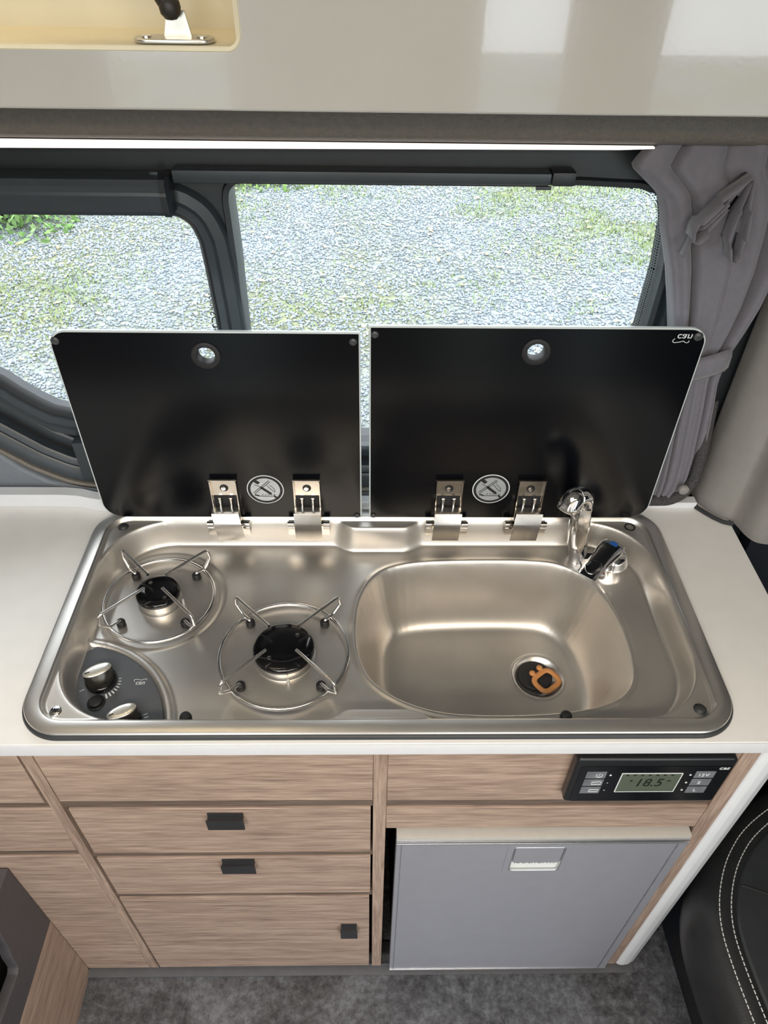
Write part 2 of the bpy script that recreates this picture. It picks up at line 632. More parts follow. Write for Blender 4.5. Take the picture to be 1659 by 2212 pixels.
def sweep2d(name, path, prof, frame, at, material, parent=None, closed=False, smooth=40):
    """sweep a profile (offset to the left of the path, height towards the viewer) along a planar path"""
    P = [Vector((p[0], p[1])) for p in path]
    m, n = len(P), len(prof)
    v, f = [], []
    for i in range(m):
        a = P[i - 1] if (i > 0 or closed) else P[i]
        b = P[(i + 1) % m] if (i < m - 1 or closed) else P[i]
        t = (b - a).normalized()
        l = Vector((-t.y, t.x))
        if 0 < i < m - 1 or closed:
            t1 = (P[i] - a).normalized()
            k = 1 / max(0.5, Vector((-t1.y, t1.x)).dot(l))
        else:
            k = 1
        for (o_, h) in prof:
            q = P[i] + l * (o_ * k)
            v.append((q.x, q.y, h))
    for i in range(m if closed else m - 1):
        j = (i + 1) % m
        for k in range(n - 1):
            f.append((i * n + k, i * n + k + 1, j * n + k + 1, j * n + k))
    if not closed:
        f.append(tuple(range(n)))
        f.append(tuple((m - 1) * n + k for k in range(n)))
    A = {'XY': (0, 0, at), 'XZ': (0, at, 0), 'YZ': (at, 0, 0)}[frame]
    T = Matrix.Translation(A) @ FR[frame]
    v = [T @ Vector(p) for p in v]
    return pydata(name, v, f, material, parent, smooth)


# ================================================================== THE SETTING
FLOOR = -0.90
GROUND = -1.48

o = box('floor', -1.6, 1.35, -1.40, 0.56, FLOOR - 0.03, FLOOR, 'floor')
tag(o, 'mottled dark grey vinyl floor of the van', 'floor', kind='structure')
o = plate('ceiling', [rrect(-1.6, 1.35, -1.40, 0.56, 0), rrect(-0.75, -0.05, -0.82, -0.30, 0.03)], 0.03, 'XY', CEIL + 0.03, 'ceiling')  # roof hatch added to let in cool light from above
tag(o, 'pale fabric van ceiling with an added daylight hatch out of view', 'ceiling', kind='structure')
o = box('wall_left', -1.63, -1.6, -1.40, 0.56, FLOOR, CEIL, 'wall')
tag(o, 'pale end wall of the living area', 'wall', kind='structure')
o = box('wall_right', 1.35, 1.38, -1.40, 0.56, FLOOR, CEIL, 'navy')
tag(o, 'dark lining towards the driving cab', 'wall', kind='structure')
# unseen wall; door-side daylight split into slots shaped for the locker reflections
holes = [rrect(-0.72, -0.40, -0.85, 0.85, .04), rrect(0.28, 0.505, -0.85, 0.85, .04), rrect(0.76, 1.33, -0.85, 0.85, .04)]
o = plate('wall_front', [rrect(-1.6, 1.35, FLOOR, CEIL, 0)] + holes, 0.04, 'XZ', -1.42, 'wall')
tag(o, 'side wall opposite the kitchen with openings shaped for daylight reflections', 'wall', kind='structure')

# window wall: dark lining with two openings
WY = 0.478
left_in = [(-0.80, 0.46), (-0.80, 0.30), (-0.60, 0.222), (-0.5744, 0.206), (-0.554, 0.186), (-0.5314, 0.167), (-0.5104, 0.153),
           (-0.4796, 0.1449), (-0.44, 0.143), (-0.30, 0.143), (-0.25, 0.150), (-0.232, 0.175), (-0.2268, 0.26), (-0.2285, 0.32), (-0.2315, 0.385),
           (-0.2345, 0.425), (-0.243, 0.450), (-0.262, 0.462), (-0.30, 0.464)]
right_in = ([(-0.1925, 0.11)] + [(-0.1935, 0.20), (-0.1935, 0.28), (-0.192, 0.40), (-0.1935, 0.475)] +
            [(-0.1915, 0.489), (-0.182, 0.497), (-0.165, 0.498), (0.25, 0.499), (0.325, 0.496), (0.352, 0.488), (0.368, 0.472), (0.378, 0.44),
             (0.383, 0.38), (0.382, 0.29), (0.372, 0.20), (0.355, 0.11), (0.34, 0.094), (0.32, 0.088), (-0.17, 0.088), (-0.186, 0.096)])
grow = lambda L, d: [tuple(p) for p in offset_loop(L, d)]


def offset_loop(L, d):
    P = [Vector(p) for p in L]
    m = len(P)
    area2 = sum(P[i].x * P[(i + 1) % m].y - P[(i + 1) % m].x * P[i].y for i in range(m))
    s = 1 if area2 > 0 else -1
    out = []
    for i in range(m):
        t = (P[(i + 1) % m] - P[i - 1]).normalized()
        nrm = Vector((t.y, -t.x)) * s
        out.append(P[i] + nrm * d)
    return out


LI = [tuple(p) for p in fillet(left_in, 0.03, 4, True)]
RI = [tuple(p) for p in fillet(right_in, 0.02, 4, True)]
o = plate('wall_back', [rrect(-1.6, 1.35, FLOOR, CEIL, 0), grow(LI, 0.014), grow(RI, 0.001)], 0.05, 'XZ', WY, 'dark')
tag(o, 'dark van side wall holding the two windows', 'wall', kind='structure')

# grey lower lining under the left window: bulging panel whose upper edge follows the window frame
low = [(-1.2, 0.30), (-0.80, 0.20), (-0.66, 0.145), (-0.6118, 0.0946), (-0.579, 0.0569), (-0.5419, 0.0296), (-0.4721, 0.0137), (-0.40, 0.012), (0.34, 0.012),
       (0.52, 0.012), (0.52, -0.30), (-1.2, -0.30)]
o = plate('trim_1', [[tuple(p) for p in fillet(low, 0.05, 5, True)]], 0.022, 'XZ', WY - 0.026, 'lining', bevel=0.006)
tag(o, 'grey plastic wall lining below the left window', 'wall lining', kind='structure')

# ---- window_1 : right fixed pane
w1 = thing('window_1', 'right fixed window pane looking onto gravel', 'window', (0.09, 0.5, 0.09), kind='structure')
o = plate('pane', [grow(RI, 0.004)], 0.005, 'XZ', 0.502, 'glass', w1)
sweep2d('pane_gasket', grow(RI, 0.003), [(-0.002, 0.0), (-0.002, 0.006), (0.005, 0.008), (0.008, 0.0)], 'XZ', WY + 0.002, 'dark', w1, closed=True)
box('window_post', 0.398, 0.418, 0.462, 0.480, 0.02, 0.53, 'dark2', w1, 0.004)
# printed dots along the glass edge
mb = MB()
edge = [p for p in RI if p[0] > 0.19 and p[1] > 0.12 and not (p[0] < 0.235 and p[1] < 0.3)]
edge = sorted(edge, key=lambda p: math.atan2(p[1] - 0.25, p[0] - 0.15))
dense = []
for a, b in zip(edge[:-1], edge[1:]):
    a, b = Vector(a), Vector(b)
    k = max(1, int((b - a).length / 0.0036))
    if (b - a).length > 0.4:
        continue
    for q in range(k):
        dense.append((a + (b - a) * q / k, (b - a).normalized()))
for i, (p, t) in enumerate(dense):
    n_ = Vector((-t.y, t.x))
    for row in range(3):
        c = p + n_ * (0.0015 + row * 0.0031) + t * (0.0018 if row % 2 else 0)
        rr = 0.00125 - row * 0.00025
        v = [(c.x + rr * math.cos(k * PI / 3), 0.5008, c.y + rr * math.sin(k * PI / 3)) for k in range(6)]
        mb.add(v, [(0, 1, 2, 3, 4, 5)])
fr_ = mb.build('printed_dots', 'dark', w1)
fr_['kind'] = 'stuff'

# ---- window_2 : left sliding sash
w2 = thing('window_2', 'left sliding window with rounded dark sash frame', 'window', (-0.5, 0.49, 0.14), kind='structure')
plate('pane', [grow(LI, 0.006)], 0.005, 'XZ', 0.497, 'glass', w2)
sash_prof = [(0.0, 0.0), (0.0, 0.012), (-0.003, 0.016), (-0.013, 0.018), (-0.0155, 0.022), (-0.018, 0.018), (-0.031, 0.016), (-0.035, 0.008), (-0.036, 0.0)]
LIc = LI if sum(LI[i][0] * LI[(i + 1) % len(LI)][1] - LI[(i + 1) % len(LI)][0] * LI[i][1] for i in range(len(LI))) > 0 else LI[::-1]
sweep2d('sash_frame', LIc, sash_prof, 'XZ', WY + 0.004, 'dark2', w2, closed=True)
sweep2d('sash_gasket', LIc, [(0.006, -0.006), (0.006, 0.006), (0.001, 0.014), (-0.002, 0.012)], 'XZ', WY + 0.004, 'rubber', w2, closed=True)
# stepped lower rails below the sash
base = [(-0.9, 0.335), (-0.72, 0.262), (-0.60, 0.190), (-0.5505, 0.1489), (-0.5161, 0.1205), (-0.4811, 0.1), (-0.44, 0.093), (-0.34, 0.09), (0.0, 0.09)]
base = [tuple(p) for p in fillet(base, 0.06, 6)]


def rail(nm, d0, d1, h0, h1, material, r=0.003):
    pr = [(-d0, 0.0), (-d0, h0), (-(d0 + r), h0 + r), (-(d1 - r), h1 + r), (-d1, h1), (-d1, 0.0)]
    return sweep2d(nm, base, pr, 'XZ', WY + 0.002, material, w2)


rail('lower_rail', -0.004, 0.017, 0.012, 0.010, 'dark2')
rail('channel', 0.017, 0.031, 0.003, 0.002, 'rubber', 0.001)
rail('lower_rail', 0.031, 0.044, 0.018, 0.020, 'dark2')
rail('lower_rail', 0.046, 0.073, 0.020, 0.022, 'dark2', 0.004)
rail('edge_bead', 0.073, 0.085, 0.027, 0.024, 'pelmet', 0.003)
box('slider_stop', -0.484, -0.455, 0.448, 0.480, 0.037, 0.112, 'dark2', w2, 0.004)
text('etched_mark', 'scene', 0.0115, -0.2405, 0.331, 'XZ', 0.4915, 'rubber', w2, rot=-PI / 2 + 0.02, sy=-1.0)
text('etched_mark', 'SC2', 0.0165, -0.2375, 0.3025, 'XZ', 0.4915, 'rubber', w2, rot=-PI / 2 + 0.02, sy=-1.0)
text('etched_mark', 'INOOM', 0.0075, -0.2405, 0.281, 'XZ', 0.4915, 'rubber', w2, rot=-PI / 2 + 0.02, sy=-1.0)

# ---- pelmet above the windows with its light strip
prof = [(0.478, 0.64), (0.452, 0.640), (0.425, 0.628), (0.408, 0.612), (0.398, 0.594), (0.397, 0.582), (0.402, 0.572), (0.412, 0.5655), (0.430, 0.5625), (0.478, 0.5625)]
m_ = len(prof)
v = [(x, p[0], p[1]) for x in (-1.2, 1.2) for p in prof]
f = [(i, (i + 1) % m_, m_ + (i + 1) % m_, m_ + i) for i in range(m_)] + [tuple(range(m_)), tuple(range(m_, 2 * m_))]
o = pydata('trim_2', v, f, 'pelmet', None, 50)
tag(o, 'rounded dark grey textured moulding above the windows', 'moulding', kind='structure')
ls = thing('light_strip', 'thin white light strip under the dark moulding above the windows', 'light strip', (0, 0.42, 0.557))
v = [(x, y, z) for (x, zb) in ((-1.1, 0.5490), (-0.43, 0.5542), (0.27, 0.5590), (0.31, 0.5605)) for (y, z) in ((0.4135, zb), (0.4195, zb), (0.4195, 0.5622), (0.4135, 0.5622))]
f = [(4 * k + q, 4 * k + (q + 1) % 4, 4 * k + 4 + (q + 1) % 4, 4 * k + 4 + q) for k in range(3) for q in range(4)] + [(0, 1, 2, 3), (12, 13, 14, 15)]
pydata('diffuser', v, f, 'led', ls)
box('profile', -1.1, 0.31, 0.4196, 0.430, 0.5605, 0.5624, 'dark', ls)

# ---- pillar trim right of the worktop
pp = [(0.5335, 0.478), (0.5335, 0.452), (0.536, 0.435), (0.545, 0.418), (0.556, 0.405), (0.567, 0.396), (0.580, 0.390), (0.588, 0.350), (0.605, 0.335), (0.66, 0.335), (0.66, 0.478)]
pp = [tuple(p) for p in chaikin(pp, 3)]
o = plate('trim_3', [pp], CEIL - 0.002, 'XY', CEIL, 'pillar', bevel=0.0)
tag(o, 'beige door pillar trim standing at the right end of worktop', 'pillar trim', kind='structure')
gk = [(0.530, 0.437), (0.534, 0.425), (0.5425, 0.4135), (0.553, 0.401), (0.5645, 0.391), (0.5785, 0.3855)]
o = sweep2d('trim_4', gk, [(0.0, 0.0), (0.0, 0.004), (-0.0035, 0.0065), (-0.007, 0.004), (-0.007, 0.0)], 'XY', 0.0005, 'gasket')
tag(o, 'black rubber edging curving between worktop and pillar', 'edging', kind='structure')

# ================================================================== OUTSIDE
o = box('ground', -14, 14, -12, 22, GROUND - 0.1, GROUND, 'ground')
tag(o, 'pale gravel yard with grassy patches outside the windows', 'ground', kind='structure')


def vnoise(x, y, s, seed):
    r = np.random.default_rng(seed)
    g = r.random((64, 64))
    X, Y = x / s + 31.7, y / s + 17.3
    i, j = np.floor(X).astype(int), np.floor(Y).astype(int)
    fx, fy = X - i, Y - j
    fx, fy = fx * fx * (3 - 2 * fx), fy * fy * (3 - 2 * fy)
    a, b = g[i % 64, j % 64], g[(i + 1) % 64, j % 64]
    c, d = g[i % 64, (j + 1) % 64], g[(i + 1) % 64, (j + 1) % 64]
    return (a * (1 - fx) + b * fx) * (1 - fy) + (c * (1 - fx) + d * fx) * fy


def grassiness(x, y):
    g = .55 * vnoise(x, y, 0.9, 1) + .3 * vnoise(x, y, 0.35, 2) + .15 * vnoise(x, y, 0.14, 3)
    return g + np.clip((y - 5.3) * 0.05 - (x + .3) * 0.015, -0.10, .2)


def bulk(name, V, F, material):
    me = bpy.data.meshes.new(name)
    nv, nf, k = len(V), len(F), F.shape[1]
    me.vertices.add(nv)
    me.vertices.foreach_set('co', V.astype(np.float32).ravel())
    me.loops.add(nf * k)
    me.loops.foreach_set('vertex_index', F.astype(np.int32).ravel())
    me.polygons.add(nf)
    me.polygons.foreach_set('loop_start', np.arange(0, nf * k, k, dtype=np.int32))
    me.update(calc_edges=True)
    me.validate()
    return finish(name, me, material)


N = 120000
px = rng.uniform(-4.0, 3.4, N)
py = rng.uniform(2.5, 7.8, N)
keep = grassiness(px, py) < 0.56 + rng.normal(0, .07, N)
px, py = px[keep], py[keep]
n = len(px)
octa = np.array([(1, 0, 0), (0, 1, 0), (-1, 0, 0), (0, -1, 0), (0, 0, 1), (0, 0, -1)], float)
of = np.array([(0, 1, 4), (1, 2, 4), (2, 3, 4), (3, 0, 4), (1, 0, 5), (2, 1, 5), (3, 2, 5), (0, 3, 5)])
s = rng.uniform(.006, .017, n)
V = octa[None] * rng.uniform(.55, 1.2, (n, 6, 1)) * s[:, None, None]
ang = rng.uniform(0, 2 * PI, n)
ca, sa = np.cos(ang)[:, None], np.sin(ang)[:, None]
V = np.stack([V[..., 0] * ca - V[..., 1] * sa, V[..., 0] * sa + V[..., 1] * ca, V[..., 2] * .75], -1)
V[..., 0] += px[:, None]
V[..., 1] += py[:, None]
V[..., 2] += GROUND + s[:, None] * .3
F = (of[None] + (np.arange(n) * 6)[:, None, None]).reshape(-1, 3)
MT['pebble'] = island_mat('gravel_stone', [(.14, .165, .19), (.24, .27, .30), (.19, .22, .245), (.33, .36, .385), (.22, .25, .265), (.43, .45, .45), (.19, .22, .24), (.26, .29, .325)])
o = bulk('gravel', V.reshape(-1, 3), F, 'pebble')
tag(o, 'loose pale grey gravel stones covering the yard', 'gravel', kind='stuff')

N = 170000
px = rng.uniform(-4.0, 3.4, N)
py = rng.uniform(2.5, 7.8, N)
keep = grassiness(px, py) > 0.56 + rng.normal(0, .11, N)
px, py = px[keep], py[keep]
n = len(px)
h = rng.uniform(.012, .038, n)
ang = rng.uniform(0, 2 * PI, n)
w = rng.uniform(.003, .006, n)
lean = rng.uniform(.3, 1.2, n) * h
c, s_ = np.cos(ang), np.sin(ang)
V = np.stack([np.stack([px - s_ * w, py + c * w, np.full(n, GROUND)], -1), np.stack([px + s_ * w, py - c * w, np.full(n, GROUND)], -1),
              np.stack([px + c * lean, py + s_ * lean, GROUND + h], -1)], 1)
F = np.arange(n * 3).reshape(-1, 3)
MT['grass'] = island_mat('grass_blade', [(.16, .23, .07), (.24, .31, .12), (.13, .20, .06), (.33, .35, .18), (.20, .27, .11)])
o = bulk('grass', V.reshape(-1, 3), F, 'grass')
tag(o, 'thin short grass growing in patches between gravel', 'grass', kind='stuff')

n = 700
px = rng.uniform(-4.0, 3.4, n)
py = rng.uniform(2.9, 7.8, n)
s = rng.uniform(.013, .032, n)
ang = rng.uniform(0, 2 * PI, n)
lf = np.array([(-1, 0, 0), (-.3, .45, .12), (.5, .35, .1), (1, 0, .05), (.5, -.35, .2), (-.3, -.45, .1)])
V = lf[None] * s[:, None, None]
ca, sa = np.cos(ang)[:, None], np.sin(ang)[:, None]
V = np.stack([V[..., 0] * ca - V[..., 1] * sa + px[:, None], V[..., 0] * sa + V[..., 1] * ca + py[:, None], V[..., 2] + GROUND + .02], -1)
F = np.arange(n * 6).reshape(-1, 6)
MT['leaf'] = island_mat('fallen_leaf', [(.50, .38, .14), (.55, .47, .28), (.40, .26, .12), (.58, .52, .36)])
o = bulk('leaf_litter', V.reshape(-1, 3), F, 'leaf')
tag(o, 'scattered yellow fallen leaves on the gravel', 'leaf litter', kind='stuff')


def weed_bush(name, label, cx, cy, rx, ry, hh, nl, seed, cols, lw=0.035):
    r = np.random.default_rng(seed)
    t = thing(name, label, 'shrub', (cx, cy, GROUND), 'shrubs beyond the gravel')
    u = r.normal(0, .42, (nl, 2)).clip(-1, 1)
    zz = r.random(nl) ** .7 * hh * np.clip(1.1 - (u ** 2).sum(1), .15, 1)
    c = np.stack([cx + u[:, 0] * rx, cy + u[:, 1] * ry, GROUND + zz], -1)
    d = r.normal(0, 1, (nl, 3))
    d /= np.linalg.norm(d, axis=1)[:, None]
    e = np.cross(d, r.normal(0, 1, (nl, 3)))
    e /= np.linalg.norm(e, axis=1)[:, None]
    l_ = r.uniform(.6, 1.4, nl)[:, None] * lw
    V = np.stack([c - d * l_, c + e * l_ * .45, c + d * l_, c - e * l_ * .45], 1).reshape(-1, 3)
    F = np.arange(nl * 4).reshape(-1, 4)
    mm = island_mat(name + '_leaf', cols)
    a = bulk('foliage', V, F, mm)
    attach(a, t)
    mb = MB()
    for k in range(9):
        x0, y0 = cx + r.normal(0, .12) * rx, cy + r.normal(0, .12) * ry
        x1, y1 = cx + r.normal(0, .4) * rx, cy + r.normal(0, .4) * ry
        mb.tube([(x0, y0, GROUND), ((x0 + x1) / 2, (y0 + y1) / 2, GROUND + hh * .4), (x1, y1, GROUND + hh * .75)], [.012, .008, .004], 5)
    mb.build('stem', MT['strut'], t)
    return t


weed_bush('shrub', 'leafy green shrub at the gravel edge seen through the left window', -3.02, 5.50, .62, .45, .40, 1700, 3,
          [(.10, .22, .06), (.20, .33, .11), (.14, .26, .08), (.28, .38, .18)])
weed_bush('weed_clump', 'low green weed clump seen near the top of the right window', -1.05, 6.50, .55, .25, .13, 700, 4,
          [(.14, .26, .06), (.24, .34, .11), (.18, .29, .08)], 0.03)
weed_bush('weed_clump', 'sparse low weeds along the upper edge of the right window', 0.15, 6.75, .6, .25, .12, 500, 5,
          [(.16, .25, .08), (.25, .32, .13), (.2, .28, .1)], 0.03)

# ================================================================== OVERHEAD LOCKER
FY = 0.20
lk = thing('overhead_locker', 'glossy beige overhead locker above the window, its left door recess lit', 'locker', (0, 0.33, 0.6455))
open_ = rrect(-0.80, -0.119, 0.6915, 0.985, 0.010)
plate('front_panel', [rrect(-1.3, 1.3, 0.646, CEIL - 0.003, 0), open_], 0.018, 'XZ', FY, 'face', lk, bevel=0.0022)
sweep2d('opening_edge', open_, [(-0.0035, 0.0), (-0.002, 0.0012), (0.0006, 0.0), (0.0006, -0.003)], 'XZ', FY + 0.0005, 'cream_warm_lit', lk, closed=True)
mb = MB()
x0, x1, y0, y1, z0, z1 = -0.81, -0.112, FY + 0.0185, FY + 0.075, 0.685, 0.99
mb.box(-0.7985, -0.1206, FY + 0.0015, y0, 0.6905, 0.6925)
mb.box(-0.1206, -0.1194, FY + 0.0015, y0, 0.6935, 0.984)
mb.box(x0, x1, y1, y1 + 0.006, z0, z1)          # back
mb.box(x0, x1, y0, y1, z0 - 0.004, 0.6925)        # floor
mb.box(x0, x1, y0, y1, 0.986, z1)
mb.box(-0.1188, x1, y0, y1, 0.6912, 0.986)
mb.box(x0, -0.8005, y0, y1, 0.6912, 0.986)
mb.build('recess', 'cream_warm_lit', lk)
box('bottom_panel', -1.3, 1.3, FY + 0.0185, 0.475, 0.650, 0.664, 'face', lk, 0.001)
# bracket and gas strut standing in the recess
br = plate('bracket', [rrect(-0.2045, -0.1400, 0.2035, 0.2265, 0.0112)], 0.0032, 'XY', 0.6962, 'zinc', lk, bevel=0.0008)
mb = MB()
mb.add(*[([( -0.1815, 0.2185, 0.694), (-0.1585, 0.2185, 0.694), (-0.1625, 0.2185, 0.7135), (-0.1765, 0.2185, 0.7135),
           (-0.1815, 0.2215, 0.694), (-0.1585, 0.2215, 0.694), (-0.1625, 0.2215, 0.7135), (-0.1765, 0.2215, 0.7135)]),
         [(0, 1, 2, 3), (7, 6, 5, 4), (0, 4, 5, 1), (1, 5, 6, 2), (2, 6, 7, 3), (3, 7, 4, 0)]])
mb.build('tab', 'zinc', br)
for dx in (-0.1945, -0.1500):
    MB().lathe((dx, 0.2145, 0.6962), [(0.0042, 0.0), (0.0042, 0.001), (0.002, 0.0014)], 18).build('rivet', 'chrome', br, 40)
gs = MB()
gs.lathe((-0.1715, 0.2115, 0.7165), [(0.001, -0.0085), (0.0045, -0.0078), (0.0078, -0.004), (0.0085, 0.0), (0.0078, 0.004), (0.0045, 0.0078), (0.001, 0.0085)], 20)
gs.tube([(-0.1715, 0.2125, 0.7165), (-0.183, 0.213, 0.738), (-0.24, 0.22, 0.83)], [0.0075, 0.0085, 0.0085], 16)
gs.build('gas_strut', 'strut', lk, 50)

# ================================================================== BLIND
bl = thing('roller_blind', 'dark roller blind housing across the top of the left window', 'blind', (-0.5, 0.455, 0.47))
hp = [(0.478, 0.512), (0.452, 0.5145), (0.441, 0.512), (0.4365, 0.505), (0.4385, 0.4975), (0.437, 0.494), (0.440, 0.474), (0.447, 0.467), (0.478, 0.466)]
m_ = len(hp)
v = [(x, p[0], p[1]) for x in (-1.0, -0.270) for p in hp]
f = [(i, (i + 1) % m_, m_ + (i + 1) % m_, m_ + i) for i in range(m_)] + [tuple(range(m_)), tuple(range(m_, 2 * m_))]
pydata('housing', v, f, 'dark2', bl, 25)
hp2 = [(p[0] + (p[0] - 0.478) * 0.05, 0.4925 + (p[1] - 0.4925) * 1.04) for p in hp]
v = [(x, p[0], p[1]) for x in (-0.2698, -0.262) for p in hp2]
v += [(-0.2585, 0.478 + (p[0] - 0.478) * .85, 0.4925 + (p[1] - 0.4925) * .85) for p in hp2]
f = [(i + q * m_, (i + 1) % m_ + q * m_, m_ + (i + 1) % m_ + q * m_, m_ + i + q * m_) for q in (0, 1) for i in range(m_)] + [tuple(range(m_)), tuple(range(2 * m_, 3 * m_))]
pydata('end_cap', v, f, 'dark', bl, 30)
box('clip', -0.281, -0.271, 0.450, 0.456, 0.5142, 0.5180, 'dark2', bl, 0.0008)

rl = thing('blind_rail', 'slim dark blind rail along the top of the right window', 'blind rail', (0, 0.47, 0.505))
box('bar', -0.256, 0.2075, 0.455, 0.4775, 0.5062, 0.519, 'dark2', rl, 0.003)
box('lower_lip', -0.256, 0.2055, 0.4585, 0.4775, 0.5025, 0.5058, 'dark', rl, 0.001)
box('end_piece', 0.2078, 0.2375, 0.4525, 0.4775, 0.5045, 0.5215, 'dark', rl, 0.005)
box('catch', 0.190, 0.209, 0.4545, 0.4585, 0.5000, 0.5040, 'dark2', rl, 0.001)

# ================================================================== WORKTOP
wt = thing('worktop', 'white laminate worktop around the hob and sink', 'worktop', (0, 0.2, -0.0235))
HOLE = rrect(-0.436, 0.436, 0.014, 0.396, 0.04)
plate('slab', [rrect(-1.3, 0.5755, -0.0085, 0.44, (0, 0.012, 0.002, 0)), HOLE], 0.0235, 'XY', 0.0, 'counter', wt, bevel=0.0008)
box('front_edging', -1.3, 0.5740, -0.0100, -0.0086, -0.0232, -0.0008, 'counter_edge', wt, 0.0004)
# rear upstands
up_l = [(-1.3, 0.4235), (-0.515, 0.4235), (-0.490, 0.4215), (-0.465, 0.4145), (-0.440, 0.4105), (-0.39, 0.4105), (-0.39, 0.4285), (-0.44, 0.4290), (-0.462, 0.433), (-0.487, 0.441), (-0.515, 0.4445), (-1.3, 0.4445)]
plate('upstand', [up_l], 0.0255, 'XY', 0.0257, 'white_gloss', wt, bevel=0.0012)
plate('upstand', [rrect(-0.385, 0.5295, 0.4235, 0.4405, 0.001)], 0.0118, 'XY', 0.012, 'white_gloss', wt, bevel=0.001)

# ================================================================== HOB + SINK UNIT
DECK = -0.040
hob = thing('hob_sink_unit', 'stainless steel hob and sink unit set into the white worktop', 'hob', (0, 0.205, -0.16))


def sd_rbox(x, y, cx, cy, hx, hy, r):
    qx, qy = np.abs(x - cx) - hx + r, np.abs(y - cy) - hy + r
    return np.hypot(np.maximum(qx, 0), np.maximum(qy, 0)) + np.minimum(np.maximum(qx, qy), 0) - r


def sd_poly(x, y, P):
    P = np.array(P)
    d = np.full(x.shape, 1e9)
    ins = np.zeros(x.shape, bool)
    for a, b in zip(P, np.roll(P, -1, 0)):
        e = b - a
        wx, wy = x - a[0], y - a[1]
        t = np.clip((wx * e[0] + wy * e[1]) / (e @ e), 0, 1)
        d = np.minimum(d, (wx - t * e[0]) ** 2 + (wy - t * e[1]) ** 2)
        c = ((a[1] <= y) != (b[1] <= y)) & (x < (b[0] - a[0]) * (y - a[1]) / (b[1] - a[1] + 1e-12) + a[0])
        ins ^= c
    d = np.sqrt(d)
    return np.where(ins, -d, d)


def smax(a, b, k):
    h = np.clip(.5 + .5 * (a - b) / k, 0, 1)
    return b * (1 - h) + a * h + k * h * (1 - h)


def sstep(a, b, x):
    t = np.clip((x - a) / (b - a), 0, 1)
    return t * t * (3 - 2 * t)


SINK = chaikin([(-.0355, .20), (-.031, .26), (-.005, .312), (.045, .333), (.135, .338), (.24, .338), (.292, .330), (.332, .297), (.353, .25), (.361, .19), (.358, .135),
                (.345, .098), (.315, .074), (.26, .061), (.2, .056), (.13, .056), (.08, .060), (.03, .077), (-.012, .108), (-.031, .15)])
B1 = (-0.333, 0.258)
B2 = (-0.135, 0.153)
PC = (-0.43, 0.02)
DRAIN = (0.2525, 0.2015)
FLOORZ = -0.158

gx = np.arange(-0.4385, 0.4386, 0.0019)
gy = np.arange(0.0115, 0.3990, 0.0019)
X, Y = np.meshgrid(gx, gy)
d_rim = sd_rbox(X, Y, 0, .205, .4285, .1845, .034)
d_pan = sd_rbox(X, Y, 0, .205, .4255, .1815, .098)
d_b1 = sd_rbox(X, Y, 0.0, .3955, .056, .0235, .02)
d_b2 = sd_rbox(X, Y, 0.0, .0145, .056, .0235, .02)
d_pan = smax(d_pan, -d_b1, .016)
d_pan = smax(d_pan, -d_b2, .016)
Z = np.full(X.shape, 0.0030)
# wall profile of the pan
pd = np.array([0.004, 0.0, -.0012, -.0024, -.004, -.0078, -.0102, -.0125, -.0150, -.0180, -.024, -1])
pz = np.array([0.0030, 0.0026, 0.0010, -.0025, -.0095, -.0275, -.0345, -.0378, -.0393, -.0399, -.040, -.040])
Z = np.interp(-d_pan, -pd, pz)
# ledge bead towards the rim
Z = Z + 0.0045 * sstep(-.0035, .0005, d_rim)
# burner dish
r1 = np.hypot(X - B1[0], Y - B1[1])
deckm = sstep(-.016, -.030, d_pan)
Z -= 0.0042 * sstep(.100, .088, r1) * deckm
# bead around the control panel
rp = np.hypot(X - PC[0], Y - PC[1])
Z += 0.0040 * (sstep(.150, .1535, rp) * sstep(.1665, .158, rp)) * sstep(-.008, -.012, d_pan)
# small bead in front of burner dish
# sink bowl
d_s = sd_poly(X, Y, SINK)
sd = np.array([-.02, -.006, -.002, 0.0, .003, .006, .010, .022, .030, .038, .047, .058, .075, .15])
sz = np.array([0, .0000, .0004, -.0012, -.0075, -.018, -.033, -.082, -.101, -.1125, -.1180, -.1195, -.1203, -.1215])
fd = np.linspace(-.03, .2, 1401)
fz = np.interp(fd, sd, sz)
wide = np.convolve(np.pad(fz, 60, 'edge'), np.hanning(121) / np.hanning(121).sum(), 'valid')
fz = fz + (wide - fz) * sstep(.012, .022, fd)
Zs = np.interp(-d_s, fd, fz)
rim_b = 0.0016 * np.exp(-((d_s - .004) / .004) ** 2)
Z = np.where(d_s < .02, np.minimum(Z, DECK + 0.0) + Zs * 1.0 + rim_b * deckm, Z)
# drain dish
rd = np.hypot(X - DRAIN[0], Y - DRAIN[1])
Z -= 0.009 * sstep(.0405, .0285, rd) - 0.0008 * np.exp(-((rd - .0415) / .0018) ** 2)
Z0 = FLOORZ
ny_, nx_ = X.shape
V = np.stack([X, Y, Z], -1).reshape(-1, 3)
idx = np.arange(nx_ * ny_).reshape(ny_, nx_)
F = np.stack([idx[:-1, :-1], idx[:-1, 1:], idx[1:, 1:], idx[1:, :-1]], -1).reshape(-1, 4)
# keep the sheet inside the rounded rim
inside = (sd_rbox(X, Y, 0, .205, .45, .205, .055) < -.006).reshape(-1)
F = F[inside[F].all(1)]
o = bulk('basin', V, F, 'steel')
o.data.shade_smooth()
attach(o, hob)


def pan_z(x, y):
    i = int(round((x - gx[0]) / 0.0019))
    j = int(round((y - gy[0]) / 0.0019))
    return float(Z[j, i])


